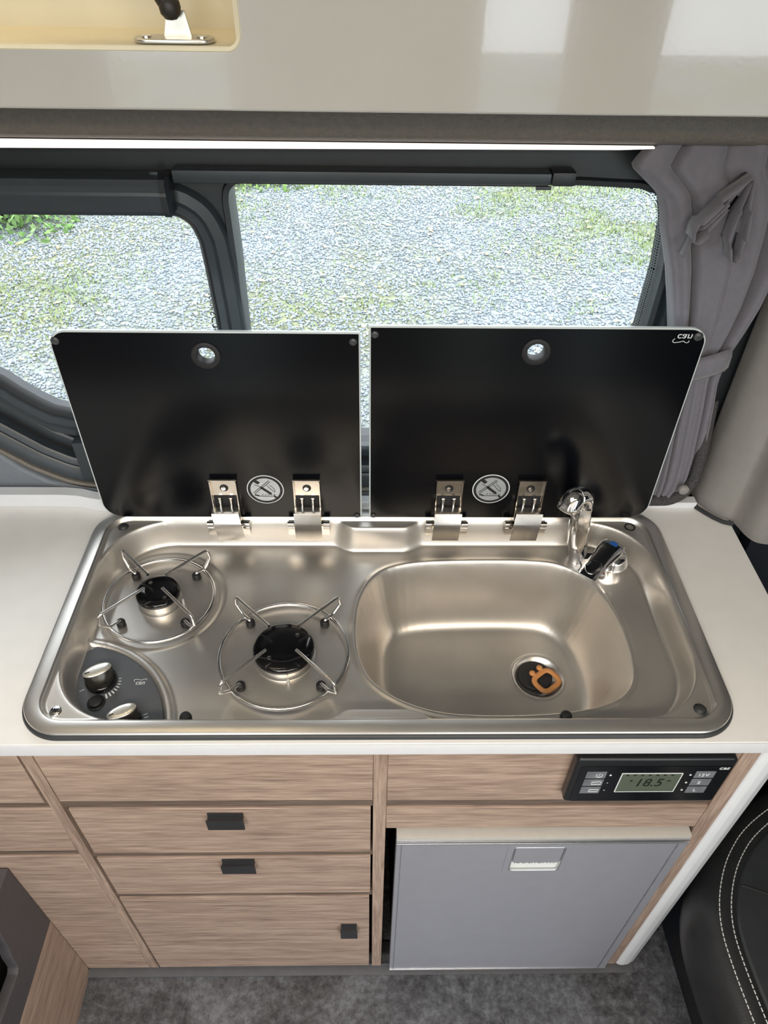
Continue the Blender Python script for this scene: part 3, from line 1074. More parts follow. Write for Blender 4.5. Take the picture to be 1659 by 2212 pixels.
# raised rim and its dark gasket
outer = rrect(-0.45, 0.45, 0.0, 0.41, 0.055, 14)
sweep2d('rim', outer, [(0.0004, 0.0058), (-0.0002, 0.0078), (0.0008, 0.0094), (0.003, 0.0102), (0.0155, 0.0102), (0.0185, 0.0096), (0.0205, 0.0080), (0.0222, 0.0055), (0.0235, 0.0040)],
        'XY', 0, 'steel_rim', hob, closed=True, smooth=22)
sweep2d('gasket', outer, [(0.004, 0.0002), (-0.0034, 0.0002), (-0.0036, 0.0016), (-0.0022, 0.0046), (-0.0008, 0.0058), (0.004, 0.0060)], 'XY', 0, 'gasket', hob, closed=True, smooth=60)
# corner plugs and screw
for (x, y) in ((-0.4075, 0.373), (0.4074, 0.0365)):
    MB().lathe((x, y, 0.0026), [(0.0085, -0.001), (0.0085, 0.0006), (0.0068, 0.0012), (0.0064, 0.0030), (0.0045, 0.0042), (0.0015, 0.0046)], 24).build('corner_plug', 'gasket', hob, 60)
MB().lathe((0.4055, 0.374, 0.0022), [(0.0088, 0.0), (0.0088, 0.0016), (0.0066, 0.0018), (0.0062, 0.0004), (0.001, 0.0002)], 24).build('corner_plug', 'rubber', hob, 60)
sc = MB().lathe((-0.4086, 0.0366, 0.0028), [(0.0082, -0.001), (0.0080, 0.0008), (0.006, 0.0017), (0.001, 0.0020)], 24).build('screw', 'chrome', hob, 60)
mb = MB()
for a in (0.5, 0.5 + PI / 2):
    d = Vector((math.cos(a), math.sin(a), 0)) * 0.0042
    n_ = Vector((-d.y, d.x, 0)).normalized() * 0.0008
    c_ = Vector((-0.4086, 0.0366, 0.0050))
    mb.add([c_ - d - n_, c_ + d - n_, c_ + d + n_, c_ - d + n_], [(0, 1, 2, 3)])
mb.build('cross_slot', 'rubber', sc)
for x in (-0.2466, 0.2365):
    MB().lathe((x, 0.0325, -0.012), [(0.0075, 0.0), (0.0078, 0.006), (0.0068, 0.0095), (0.003, 0.0108)], 22).build('lid_buffer', 'rubber', hob, 60)

# control panel
pl = [(-0.4125, 0.160)]
a0, a1 = math.atan2(0.1475, 0.028), math.atan2(0.026, 0.148)
arc = [(PC[0] + 0.149 * math.cos(a0 + (a1 - a0) * k / 24), PC[1] + 0.149 * math.sin(a0 + (a1 - a0) * k / 24)) for k in range(25)]
outl = arc + [(-0.345, 0.0445), (-0.372, 0.0485), (-0.395, 0.062), (-0.409, 0.085), (-0.4140, 0.10), (-0.4140, 0.158)]
outl = outl[::-1]
cp = plate('control_plate', [outl], 0.003, 'XY', -0.0362, 'panel', hob, bevel=0.0005)


def knob(cx, cy, ang=0.50):
    z0 = -0.0362
    k = MB().lathe((cx, cy, z0), [(0.0205, 0.0), (0.0208, 0.006), (0.0195, 0.0085), (0.0175, 0.009)], 36).build('knob', 'enamel', hob, 60)
    secs = [(0.0182, 0.0182, 0.0088), (0.0186, 0.0180, 0.0125), (0.0188, 0.0165, 0.017), (0.0190, 0.0128, 0.022), (0.0190, 0.0098, 0.0262)]
    n = 40
    v, f = [], []
    R = Matrix.Rotation(ang, 3, 'Z')
    for (a, b, h) in secs:
        for i in range(n):
            t = 2 * PI * i / n
            q = R @ Vector((a * math.cos(t), b * math.sin(t), 0))
            v.append((cx + q.x, cy + q.y, z0 + h))
    for s_ in range(len(secs) - 1):
        for i in range(n):
            j = (i + 1) % n
            f.append((s_ * n + i, s_ * n + j, (s_ + 1) * n + j, (s_ + 1) * n + i))
    f.append(tuple(range(n)))
    f.append(tuple((len(secs) - 1) * n + i for i in range(n)))
    pydata('knob_grip', v, f, 'knob_side', k, 50)
    v, f = [], []
    rings = [(0.0189, 0.0096, 0.0263), (0.0187, 0.0094, 0.0272), (0.0170, 0.0080, 0.0280), (0.0100, 0.0046, 0.0284), (0.001, 0.0006, 0.0285)]
    for (a, b, h) in rings:
        for i in range(n):
            t = 2 * PI * i / n
            q = R @ Vector((a * math.cos(t), b * math.sin(t), 0))
            v.append((cx + q.x, cy + q.y, z0 + h))
    for s_ in range(len(rings) - 1):
        for i in range(n):
            j = (i + 1) % n
            f.append((s_ * n + i, s_ * n + j, (s_ + 1) * n + j, (s_ + 1) * n + i))
    f.append(tuple((len(rings) - 1) * n + i for i in range(n)))
    pydata('knob_cap', v, f, 'knob_top', k, 50)
    d = R @ Vector((1, 0, 0))
    n_ = R @ Vector((0, 1, 0))
    c = Vector((cx, cy, z0 + 0.0288)) - d * 0.0125
    pydata('pointer', [c - d * .0035 - n_ * .0007, c + d * .0030 - n_ * .0007, c + d * .0030 + n_ * .0007, c - d * .0035 + n_ * .0007], [(0, 1, 2, 3)], 'rubber', k)
    return k


K1 = (-0.3795, 0.1075)
K2 = (-0.3310, 0.0440)
k1 = knob(*K1)
k2 = knob(*K2)
mb = MB()
for i in range(8):           # flame scale printed round the knob
    a = math.radians(-62 + i * 10.5)
    r0, r1_ = 0.0228, 0.0300 - i * 0.0006
    w_ = 0.0011 - i * 0.00009
    d = Vector((math.cos(a), math.sin(a), 0))
    n_ = Vector((-d.y, d.x, 0)) * w_
    c = Vector((K1[0], K1[1], -0.0360))
    mb.add([c + d * r0 - n_, c + d * r1_ - n_, c + d * r1_ + n_, c + d * r0 + n_], [(0, 1, 2, 3)])
a = math.radians(212)
d = Vector((math.cos(a), math.sin(a), 0))
n_ = Vector((-d.y, d.x, 0)) * 0.0004
c = Vector((K1[0], K1[1], -0.0360))
mb.add([c + d * .0235 - n_, c + d * .030 - n_, c + d * .030 + n_, c + d * .0235 + n_], [(0, 1, 2, 3)])
for i in range(4):
    a = math.radians(-4 + i * 11)
    d = Vector((math.cos(a), math.sin(a), 0))
    n_ = Vector((-d.y, d.x, 0)) * (0.0008 - i * 0.0001)
    c = Vector((K2[0], K2[1], -0.0360))
    mb.add([c + d * .0228 - n_, c + d * .0285 - n_, c + d * .0285 + n_, c + d * .0228 + n_], [(0, 1, 2, 3)])
mb.build('printed_scale', 'white_print', cp)['kind'] = 'stuff'
text('printed_logo', 'can', 0.0095, -0.3270, 0.1055, 'XY', -0.0359, 'white_print', cp, shear=0.25)
swoosh = [(-0.3345, 0.1070), (-0.3365, 0.1095), (-0.3340, 0.1112), (-0.3285, 0.1104), (-0.3262, 0.1092), (-0.3240, 0.1108), (-0.3205, 0.1116), (-0.3185, 0.1108), (-0.3190, 0.1095)]
MB().tube(fillet([(p[0], p[1], -0.0359) for p in swoosh], .002, 3), 0.00035, 6).build('printed_logo', 'white_print', cp)
bt = MB().lathe((-0.3776, 0.0735, -0.0362), [(0.0118, 0.0), (0.0118, 0.0014), (0.0104, 0.0024), (0.0092, 0.0016)], 32).build('igniter', 'rubber', hob, 50)
MB().lathe((-0.3776, 0.0735, -0.0350), [(0.0085, 0.0), (0.0085, 0.0040), (0.0072, 0.0050), (0.001, 0.0046)], 32).build('push_button', 'rubber', bt, 50)


def burner(c, r, capz):
    zb = pan_z(c[0] + 0.06 * (1 if r > .04 else .9), c[1])
    b = MB().lathe((c[0], c[1], zb), [(r * 1.02, 0.0), (r * 1.02, 0.0015), (r * .90, 0.0025), (r * .90, capz - zb - 0.008), (r * .6, capz - zb - 0.008)], 48).build('burner', 'steel_rim', hob, 45)
    cap = MB().lathe((c[0], c[1], capz - 0.0090), [(r * .94, 0.0), (r, 0.0012), (r, 0.0050), (r * .972, 0.0075), (r * .92, 0.0088), (r * .5, 0.0092), (0.001, 0.0093)], 56).build('burner_cap', 'enamel', b, 60)
    for s_ in ((-1, -1), (1, 1)) if r > .04 else ((-1, 1), (1, -1)):
        MB().lathe((c[0] + s_[0] * r * .42, c[1] + s_[1] * r * .46, capz - 0.0001), [(0.0034, 0.0), (0.0032, 0.0008), (0.0018, 0.0009), (0.0015, 0.0002), (0.0005, 0.0002)], 18).build('cap_rivet', 'hinge', b, 60)
    sg = (1, -0.15) if r < .04 else (0.2, -1)
    MB().tube([(c[0] + sg[0] * r * 1.12, c[1] + sg[1] * r * 1.12, zb), (c[0] + sg[0] * r * 1.12, c[1] + sg[1] * r * 1.12, zb + 0.010)], 0.0018, 8).build('spark_pin', 'white_plastic', b, 60)
    return b


burner(B1, 0.0325, -0.0185)
burner(B2, 0.0430, -0.0180)


def pan_support(label, c, R, inner, tip, foot, topz):
    zf = pan_z(c[0] + foot, c[1] + foot)
    t = thing('pan_support', label, 'pan support', (c[0], c[1], zf), 'wire pan supports on the hob')
    ring = [(c[0] + R * math.cos(2 * PI * k / 72), c[1] + R * math.sin(2 * PI * k / 72) - .002, zf + 0.0080) for k in range(72)]
    MB().tube(ring, 0.0026, 10, True).build('ring', 'wire', t, 60)
    for sx in (-1, 1):
        for sy in (-1, 1):
            pts = [(inner, topz), (tip, topz), (tip + .002, topz - 0.0185), (foot + .012, zf + 0.0118), (foot, zf + 0.0118), (foot, zf + 0.004)]
            P = fillet([(c[0] + sx * q, c[1] + sy * q, z) for q, z in pts], 0.006, 5)
            MB().tube(P, 0.0024, 10).build('arm', 'wire', t, 60)
            fx, fy = c[0] + sx * foot, c[1] + sy * foot
            MB().lathe((fx, fy, zf + 0.0002), [(0.0060, 0.0), (0.0066, 0.001), (0.0066, 0.0085), (0.0055, 0.0105), (0.003, 0.011)], 20).build('rubber_foot', 'rubber', t, 60)
    return t


pan_support('smaller chrome wire pan support over the rear left burner', B1, 0.0820, 0.0135, 0.0655, 0.0470, 0.0005)
pan_support('larger chrome wire pan support over the front middle burner', B2, 0.0905, 0.0205, 0.0750, 0.0545, 0.0005)


# ---- lids
LY = 0.389


def glass_lid(x0, x1, z0, z1, radii, hole, bumpers, sticker, hinges, tilt, logo=None):
    lid = plate('glass_lid', [rrect(x0, x1, z0, z1, radii, 10), circle(hole[0], hole[1], 0.0125, 40)], 0.0055, 'XZ', LY, 'lidedge', hob, bevel=0.0009)
    g = 0.0022
    r2 = tuple(max(0, r - g) for r in radii)
    plate('black_print', [rrect(x0 + g, x1 - g, z0 + g * .6, z1 - g, r2, 10), circle(hole[0], hole[1], 0.0190, 40)], 0.0006, 'XZ', LY - 0.0005, 'lidblack', lid)
    v, f = [], []
    pr = [(0.0118, 0.013), (0.0118, 0.0005), (0.0128, -0.0020), (0.0182, -0.0026), (0.0200, -0.0014), (0.0202, 0.0003)]
    n = 40
    for (r, dy) in pr:
        for k in range(n):
            a = 2 * PI * k / n
            v.append((hole[0] + r * math.cos(a), LY - 0.0006 + dy, hole[1] + r * math.sin(a)))
    for i in range(len(pr) - 1):
        for k in range(n):
            l = (k + 1) % n
            f.append((i * n + k, i * n + l, (i + 1) * n + l, (i + 1) * n + k))
    pydata('finger_ring', v, f, 'rubber', lid, 50)
    for (bx, bz, r) in bumpers:
        MB().lathe((bx, LY - 0.0010, bz), [(r, 0.0), (r * .98, 0.0010), (r * .82, 0.0020), (r * .4, 0.0026), (0.0003, 0.0027)], 26, 'y').build('bumper', 'bumper', lid, 60)
    # round warning sticker
    sx, sz, sr = sticker
    st = plate('warning_sticker', [circle(sx, sz, sr, 56)], 0.0003, 'XZ', LY - 0.0012, 'white_print', lid)
    mb = MB()
    return lid, st, (sx, sz, sr)


MT['bumper'] = mat('clear_bumper', (0.055, 0.058, 0.062), 0.22, noise=0.05, nscale=80)


def sticker_art(st_parent, sx, sz, sr):
    """black ring, silver disc, struck-out lid drawing"""
    y = LY - 0.0015
    v, f = [], []
    def disc(mb, r0, r1, yy):
        n = 48
        k0 = len(mb.v)
        vv = [(sx + r * math.cos(2 * PI * k / n), yy, sz + r * math.sin(2 * PI * k / n)) for r in (r0, r1) for k in range(n)]
        mb.add(vv, [(k, (k + 1) % n, n + (k + 1) % n, n + k) for k in range(n)])
    ink = MB()
    disc(ink, sr * .80, sr * .945, y)
    def bar(p0, p1, w0, w1=None, yy=y - 0.0002):
        w1 = w1 or w0
        a, b = Vector(p0) * sr, Vector(p1) * sr
        t = (b - a).normalized()
        n_ = Vector((-t.y, t.x)) * sr
        q = [a - n_ * w0, b - n_ * w1, b + n_ * w1, a + n_ * w0]
        ink.add([(sx + p.x, yy, sz + p.y) for p in q], [(0, 1, 2, 3)])
    bar((-.56, .66), (-.30, .44), .10, .10)
    bar((-.22, .16), (.30, -.30), .075)
    bar((.42, -.42), (.66, -.66), .06)
    bar((-.60, -.36), (-.36, -.44), .045)
    bar((-.60, -.30), (.30, .56), .018)
    bar((-.66, -.22), (.24, .64), .018)
    bar((.10, .30), (.42, -.10), .016)
    bar((.24, .36), (.50, .06), .014)
    bar((.42, -.10), (.52, -.16), .016)
    bar((.52, -.16), (.50, .06), .014)
    bar((-.20, .18), (-.55, .36), .014)
    bar((-.40, -.46), (.38, -.46), .020)
    for k in range(5):
        bar((-.20 + k * .16, -.34), (-.14 + k * .16, -.34), .03)
    ink.build('sticker_ink', 'rubber', st_parent)


BR = [(-0.4285, 0.3255, 0.0058), (-0.0370, 0.3265, 0.0054), (-0.0355, 0.0150, 0.0042)]
lidL, stL, a = glass_lid(-0.4375, -0.0275, 0.0098, 0.3395, (0.030, 0, 0.003, 0.024), (-0.2343, 0.3045), BR, (-0.1772, 0.0692, 0.0287), None, 0)
BR = [(-0.0082, 0.3375, 0.0054), (0.4200, 0.3375, 0.0064), (-0.0090, 0.0150, 0.0042)]
lidR, stR, b = glass_lid(-0.0158, 0.4330, 0.0098, 0.3490, (0, 0.030, 0.024, 0.003), (0.2083, 0.3130), BR, (0.1745, 0.0715, 0.0292), None, 0)


def silver(lid, sx, sz, sr):
    return plate('sticker_face', [circle(sx, sz, sr * .80, 48)], 0.0002, 'XZ', LY - 0.0014, 'sticker', lid)


for lid, (sx, sz, sr) in ((lidL, a), (lidR, b)):
    silver(lid, sx, sz, sr)
    sticker_art(lid, sx, sz, sr)
# flipped logo by the outer top corner of the right lid
text('printed_logo', 'can', 0.0135, 0.4020, 0.3370, 'XZ', LY - 0.0013, 'white_print', lidR, sy=-1.0, sx=1.15)
sw = [(0.3895, 0.3345), (0.3865, 0.3305), (0.3900, 0.3285), (0.3975, 0.3295), (0.4020, 0.3312), (0.4040, 0.3292), (0.4070, 0.3283), (0.4095, 0.3295), (0.4090, 0.3318)]
MB().tube(fillet([(p[0], LY - 0.0013, p[1]) for p in sw], .002, 3), 0.0005, 6).build('printed_logo', 'white_print', lidR)


def hinge(cx, lid, lean):
    h = thing_part = None
    # channel plate on the glass
    mb = MB()
    w = 0.0205
    y0, y1 = LY - 0.0012, LY - 0.0090
    v = []
    mb.box(cx - w, cx + w, y0 - 0.0012, y0, 0.0300, 0.0905)
    mb.box(cx - w, cx - w + 0.0014, y1, y0, 0.0100, 0.0905)
    mb.box(cx + w - 0.0014, cx + w, y1, y0, 0.0100, 0.0905)
    mb.add([(cx - w, y0, 0.0905), (cx + w, y0, 0.0905), (cx + w + .001, y1, 0.0935), (cx - w - .001, y1, 0.0935),
            (cx - w, y0, 0.0893), (cx + w, y0, 0.0893), (cx + w + .001, y1, 0.0923), (cx - w - .001, y1, 0.0923)],
           [(0, 1, 2, 3), (7, 6, 5, 4), (0, 4, 5, 1), (1, 5, 6, 2), (2, 6, 7, 3), (3, 7, 4, 0)])
    h = mb.build('hinge', 'hinge', lid)
    return h


def hinge_full(cx, lid, lean):
    """one hinge: channel, screw hole, spring posts, bent cover flap, knuckle bracket (one mesh per material)"""
    h = hinge(cx, lid, lean)
    # cover flap: bent sheet in front
    w = 0.0212
    prof = [(0.3790, 0.0400), (0.3655, 0.0385), (0.3640, 0.0365), (0.3600, 0.0215), (0.3590, 0.0195), (0.3545, -0.0085)]
    th = 0.0013
    v, f = [], []
    for k, (y, z) in enumerate(prof):
        s_ = lean * (0.0375 - z) * 0.22
        v += [(cx - w + s_, y, z), (cx + w + s_, y, z), (cx + w + s_, y + th, z - th * .3), (cx - w + s_, y + th, z - th * .3)]
    for k in range(len(prof) - 1):
        a_, b_ = 4 * k, 4 * k + 4
        for q in range(4):
            r_ = (q + 1) % 4
            f.append((a_ + q, a_ + r_, b_ + r_, b_ + q))
    f.append((0, 1, 2, 3))
    f.append(tuple(4 * (len(prof) - 1) + q for q in range(4)))
    pydata('hinge_cover', v, f, 'hinge', lid, 25)
    # knuckle bracket clamped on the pan edge
    mb = MB()
    mb.box(cx - 0.033, cx + 0.033, 0.3765, 0.3860, -0.0040, 0.0060)
    mb.box(cx - 0.033, cx + 0.033, 0.3752, 0.3768, -0.0160, 0.0035)
    for s_ in (-1, 1):
        mb.tube([(cx + s_ * 0.0235, 0.3755, 0.0075), (cx + s_ * 0.0335, 0.3755, 0.0075)], 0.0042, 14)
        mb.tube([(cx + s_ * 0.0235, 0.3745, 0.0005), (cx + s_ * 0.0330, 0.3745, 0.0005)], 0.0026, 12)
    mb.build('hinge_bracket', 'hinge', lid, 40)
    # dark inside of the channel with spring posts
    mb = MB()
    mb.box(cx - 0.0185, cx + 0.0185, LY - 0.0035, LY - 0.0026, 0.0300, 0.0580)
    mb.lathe((cx, LY - 0.0026, 0.0735), [(0.0066, 0.0), (0.0066, 0.0004)], 24, 'y')
    mb.build('hinge_recess', 'rubber', lid, 40)
    mb = MB()
    for s_ in (-1, 1):
        mb.tube([(cx + s_ * 0.0085, LY - 0.0065, 0.0560), (cx + s_ * 0.0085, LY - 0.0080, 0.0380)], 0.0026, 12)
    mb.lathe((cx - .001, LY - 0.0031, 0.0728), [(0.0042, 0.0), (0.0036, 0.0010), (0.0008, 0.0012)], 20, 'y')
    mb.build('hinge_spring', 'chrome', lid, 40)


hinge_full(-0.2405, lidL, 0.75)
hinge_full(-0.1125, lidL, 0.15)
hinge_full(0.1090, lidR, -0.35)
hinge_full(0.2365, lidR, -0.6)

# ---- drain and plug
dz = pan_z(DRAIN[0], DRAIN[1])
dr = MB()
n = 48
pr = [(0.0405, 0.0098), (0.0395, 0.0102), (0.0375, 0.0094), (0.0325, 0.0040), (0.0300, 0.0012), (0.0100, 0.0006)]
v, f = [], []
for (r, h_) in pr:
    for k in range(n):
        v.append((DRAIN[0] + r * math.cos(2 * PI * k / n), DRAIN[1] + r * math.sin(2 * PI * k / n), dz + h_))
for i in range(len(pr) - 1):
    for k in range(n):
        l = (k + 1) % n
        f.append((i * n + k, i * n + l, (i + 1) * n + l, (i + 1) * n + k))
f.append(tuple((len(pr) - 1) * n + k for k in range(n)))
pydata('drain', v, f, 'steel_rim', hob, 40)
pg = thing('sink_plug', 'dark round sink plug with an orange loop handle in the drain', 'plug', (DRAIN[0] - .003, DRAIN[1] + .002, dz))
PX, PY, PZ = DRAIN[0] - 0.0035, DRAIN[1] + 0.0030, dz + 0.0015
MB().lathe((PX, PY, PZ), [(0.0255, 0.0), (0.0272, 0.002), (0.0272, 0.0055), (0.0258, 0.0072), (0.0240, 0.0076), (0.001, 0.0070)], 48).build('stopper', 'plug', pg, 50)
# loop handle, lying tilted towards the front right
A = Matrix.Translation((PX + 0.0150, PY - 0.0135, PZ + 0.0115)) @ Matrix.Rotation(math.radians(38), 4, 'Z') @ Matrix.Rotation(math.radians(4), 4, 'X')
loop = fillet([(-0.0185, -0.0150, 0), (0.0185, -0.0150, 0), (0.0185, 0.0150, 0), (-0.0185, 0.0150, 0)], 0.0128, 8, True)
v, f = tube_data(loop, 0.0046, 12, True)
v = [A @ Vector((p[0], p[1], p[2] * .62)) for p in v]
hd = pydata('loop_handle', v, f, 'orange', pg, 60)
for sx_ in (-1, 1):
    mb = MB()
    mb.lathe((sx_ * 0.0082, 0.0228, 0.0004), [(0.0005, -0.0036), (0.0036, -0.0030), (0.0052, -0.0008), (0.0052, 0.0008), (0.0036, 0.0030), (0.0005, 0.0036)], 20)
    mb.tube([(sx_ * 0.0078, 0.016, 0), (sx_ * 0.0082, 0.022, 0)], 0.0032, 10)
    pydata('handle_nub', [A @ Vector(p) for p in mb.v], mb.f, 'orange', hd, 60)
mb = MB()
mb.tube([(0, 0.0150, -0.001), (0, 0.0215, -0.002), (0, 0.0225, -0.010)], 0.0030, 10)
pydata('handle_post', [A @ Vector(p) for p in mb.v], mb.f, 'plug', pg, 60)

# ================================================================== FAUCET
FB = Vector((0.3640, 0.3165, pan_z(0.3640, 0.3165)))
fc = thing('faucet', 'small chrome folding faucet with a paddle lever and blue dot', 'faucet', FB)
MB().lathe(FB, [(0.0275, 0.0), (0.0278, 0.0015), (0.0268, 0.0030), (0.0266, 0.0240), (0.0268, 0.0250), (0.0262, 0.0262), (0.0252, 0.0275), (0.0235, 0.0370), (0.0200, 0.0420), (0.012, 0.0445), (0.001, 0.045)], 48).build('body', 'chrome', fc, 50)
SB = Vector((0.3215, 0.3480, FB.z + 0.012))       # foot of the swivelling spout
MB().box(SB.x + 0.004, FB.x - 0.010, 0.3265, 0.3400, FB.z + 0.004, FB.z + 0.018).build('link_arm', 'chrome', fc)
pts = [SB + Vector((0.001, 0, -0.0115)), SB + Vector((0, 0, 0.002)), SB + Vector((-0.0050, -0.001, 0.024)), SB + Vector((-0.0095, -0.002, 0.055)), SB + Vector((-0.0120, -0.003, 0.085)),
       SB + Vector((-0.0135, -0.005, 0.110)), SB + Vector((-0.0160, -0.010, 0.126)), SB + Vector((-0.0250, -0.018, 0.137)), SB + Vector((-0.0330, -0.024, 0.139))]
pts = fillet(pts, 0.03, 4)
k_ = len(pts)
rr = [0.0142 + 0.0022 * math.sin(PI * min(1, i / (k_ * .62))) + (0.0006 if i > k_ * .6 else 0) for i in range(k_)]
MB().tube(pts, rr, 22).build('spout', 'chrome', fc, 60)
# flattened front of the spout
v, f = [], []
ctr = [SB + Vector((-0.003, -0.0155, 0.014)), SB + Vector((-0.0060, -0.0172, 0.036)), SB + Vector((-0.0095, -0.0182, 0.062)), SB + Vector((-0.0115, -0.0188, 0.090)), SB + Vector((-0.0128, -0.0190, 0.108))]
ww = [0.0025, 0.0080, 0.0095, 0.0092, 0.0088]
for c, w in zip(ctr, ww):
    v += [c + Vector((-w, 0.003, 0)), c + Vector((w, 0.003, 0)), c + Vector((w * .92, -0.0012, 0)), c + Vector((-w * .92, -0.0012, 0))]
for k in range(len(ctr) - 1):
    for q in range(4):
        r_ = (q + 1) % 4
        f.append((4 * k + q, 4 * k + r_, 4 * k + 4 + r_, 4 * k + 4 + q))
f += [(0, 1, 2, 3), tuple(4 * (len(ctr) - 1) + q for q in range(4))]
pydata('spout_facet', v, f, 'hinge', fc, 30)
# spray head
hc = SB + Vector((-0.0385, -0.0270, 0.1370))
ax = Vector((-0.36, -0.30, -0.88)).normalized()
pr = [(0.0008, 0.0175), (0.0075, 0.0160), (0.0130, 0.0110), (0.0158, 0.0035), (0.0165, -0.0050), (0.0168, -0.0085), (0.0160, -0.0090), (0.0160, -0.0098), (0.0168, -0.0103), (0.0170, -0.0185), (0.0160, -0.0195), (0.0120, -0.0190), (0.001, -0.0185)]
Q = ax.to_track_quat('-Z', 'Y').to_matrix()
v, f = lathe_data((0, 0, 0), pr, 36)
v = [hc + Q @ Vector(p) for p in v]
pydata('spray_head', v, f, 'chrome', fc, 50)
# paddle lever
lx = Vector((-0.052, -0.058, 0)).normalized()
ly = Vector((-lx.y, lx.x, 0))
L0 = Vector((0.3600, 0.3175, FB.z + 0.046))
secs = [(-0.018, 0.0115, 0.0035, 0.000), (-0.013, 0.0165, 0.0085, -0.001), (0.0, 0.0195, 0.0120, -0.004), (0.015, 0.0185, 0.0115, -0.004), (0.030, 0.0165, 0.0100, -0.002), (0.048, 0.0160, 0.0090, 0.0005), (0.064, 0.0155, 0.0085, 0.003), (0.078, 0.0150, 0.0080, 0.005), (0.081, 0.0135, 0.0075, 0.0055)]
v, f = [], []
n = 16
for (t, w, top, bot) in secs:
    for k in range(n):
        a_ = 2 * PI * k / n
        cx_, cz_ = math.cos(a_), math.sin(a_)
        ex = math.copysign(abs(cx_) ** .55, cx_) * w
        ez = (top + bot) / 2 + math.copysign(abs(cz_) ** .55, cz_) * (top - bot) / 2
        v.append(L0 + lx * t + ly * ex + Vector((0, 0, ez)))
for i in range(len(secs) - 1):
    for k in range(n):
        l = (k + 1) % n
        f.append((i * n + k, i * n + l, (i + 1) * n + l, (i + 1) * n + k))
f += [tuple(range(n)), tuple((len(secs) - 1) * n + k for k in range(n))]
lv = pydata('lever', v, f, 'chrome', fc, 45)
# thumb dimple: raised oval collar, and the blue dot
v, f = [], []
n = 30
for (r, h_) in ((1.0, 0.0), (0.95, 0.0009), (0.86, 0.0008), (0.70, 0.0001), (0.4, 0.0)):
    for k in range(n):
        a_ = 2 * PI * k / n
        v.append(L0 + lx * (0.058 + 0.0165 * r * math.cos(a_)) + ly * (0.0118 * r * math.sin(a_)) + Vector((0, 0, 0.0086 + h_ - 0.00004 * math.cos(a_))))
for i in range(4):
    for k in range(n):
        l = (k + 1) % n
        f.append((i * n + k, i * n + l, (i + 1) * n + l, (i + 1) * n + k))
f.append(tuple(4 * n + k for k in range(n)))
pydata('thumb_dimple', v, f, 'chrome', lv, 60)
dc = L0 + lx * -0.0040 + ly * 0.000
MB().lathe(dc + Vector((0, 0, 0.0108)), [(0.0064, 0.0), (0.0062, 0.0010), (0.0004, 0.0013)], 28).build('blue_dot', 'blue', lv, 60)

# ================================================================== KITCHEN CABINETS
CY = 0.005           # front plane of frames
BZ = -0.885


def pull(cx, top, w, parent, lip=0.026):
    """black folded pull: leaf against the front, short shelf, lip hanging in front"""
    mb = MB()
    yb = CY - 0.0002
    mb.box(cx - w, cx + w, yb - 0.0022, yb, top - 0.014, top)
    mb.box(cx - w, cx + w, yb - 0.0085, yb - 0.0022, top - 0.0090, top - 0.0066)
    mb.box(cx - w - .0012, cx + w + .0012, yb - 0.0108, yb - 0.0084, top - 0.005 - lip, top - 0.0050)
    return mb.build('handle', 'handle', parent)


# middle drawer cabinet
cm = thing('drawer_cabinet', 'wood-grain cabinet with two drawers and a door under the hob', 'cabinet', (-0.226, 0.2, BZ))
mb = MB()
mb.box(-0.4597, -0.4436, CY, 0.40, BZ, -0.0240)
mb.build('side_panel', 'wood_z', cm)
mb = MB()
mb.box(-0.0090, 0.0095, CY, 0.0135, BZ, -0.0237)
mb.box(-0.0090, 0.0095, 0.0135, 0.40, BZ, -0.1800)
mb.build('side_panel', 'wood_z', cm)
box('fascia', -0.4432, -0.0094, CY + 0.001, CY + 0.017, -0.1740, -0.0237, 'wood_x', cm, 0.0006, 1)
box('cross_rail', -0.4432, -0.0094, CY + 0.0030, CY + 0.034, -0.1950, -0.1745, 'wood_shade', cm)
box('cross_rail', -0.4432, -0.0094, CY + 0.0030, CY + 0.034, -0.3575, -0.3405, 'wood_shade', cm)
box('cross_rail', -0.4432, -0.0094, CY + 0.0030, CY + 0.034, -0.5185, -0.5020, 'wood_shade', cm)
box('inner_box', -0.4430, -0.0096, CY + 0.036, 0.39, BZ + 0.002, -0.17, 'gap_shade', cm)
d1 = box('drawer', -0.4375, -0.0125, CY, CY + 0.017, -0.3400, -0.1955, 'wood_x', cm, 0.0008, 1)
pull(-0.2195, -0.2075, 0.0252, d1)
d2 = box('drawer', -0.4385, -0.0125, CY, CY + 0.017, -0.5015, -0.3580, 'wood_x', cm, 0.0008, 1)
pull(-0.2195, -0.3630, 0.0252, d2)
d3 = box('door', -0.4400, -0.0145, CY, CY + 0.017, -0.8830, -0.5190, 'wood_x', cm, 0.0008, 1)
pull(-0.0515, -0.6470, 0.0143, d3, 0.040)

# left cabinet, partly in view
cl = thing('side_cabinet', 'wood-grain cabinet at the left edge of the kitchen block', 'cabinet', (-0.85, 0.2, BZ))
box('fascia', -1.25, -0.4640, CY, CY + 0.017, -0.1760, -0.0237, 'wood_x', cl, 0.0008, 1)
box('drawer', -1.25, -0.4602, CY, CY + 0.017, -0.3300, -0.1940, 'wood_x', cl, 0.0008, 1)
box('lower_panel', -1.25, -0.4602, CY, CY + 0.017, BZ, -0.3490, 'wood_x', cl, 0.0008, 1)
box('cross_rail', -1.25, -0.4602, CY + 0.0030, CY + 0.034, -0.1935, -0.1765, 'wood_shade', cl)
box('cross_rail', -1.25, -0.4602, CY + 0.0030, CY + 0.034, -0.3485, -0.3305, 'wood_shade', cl)
box('carcass', -1.25, -0.4602, CY + 0.036, 0.39, BZ, -0.03, 'gap_shade', cl)

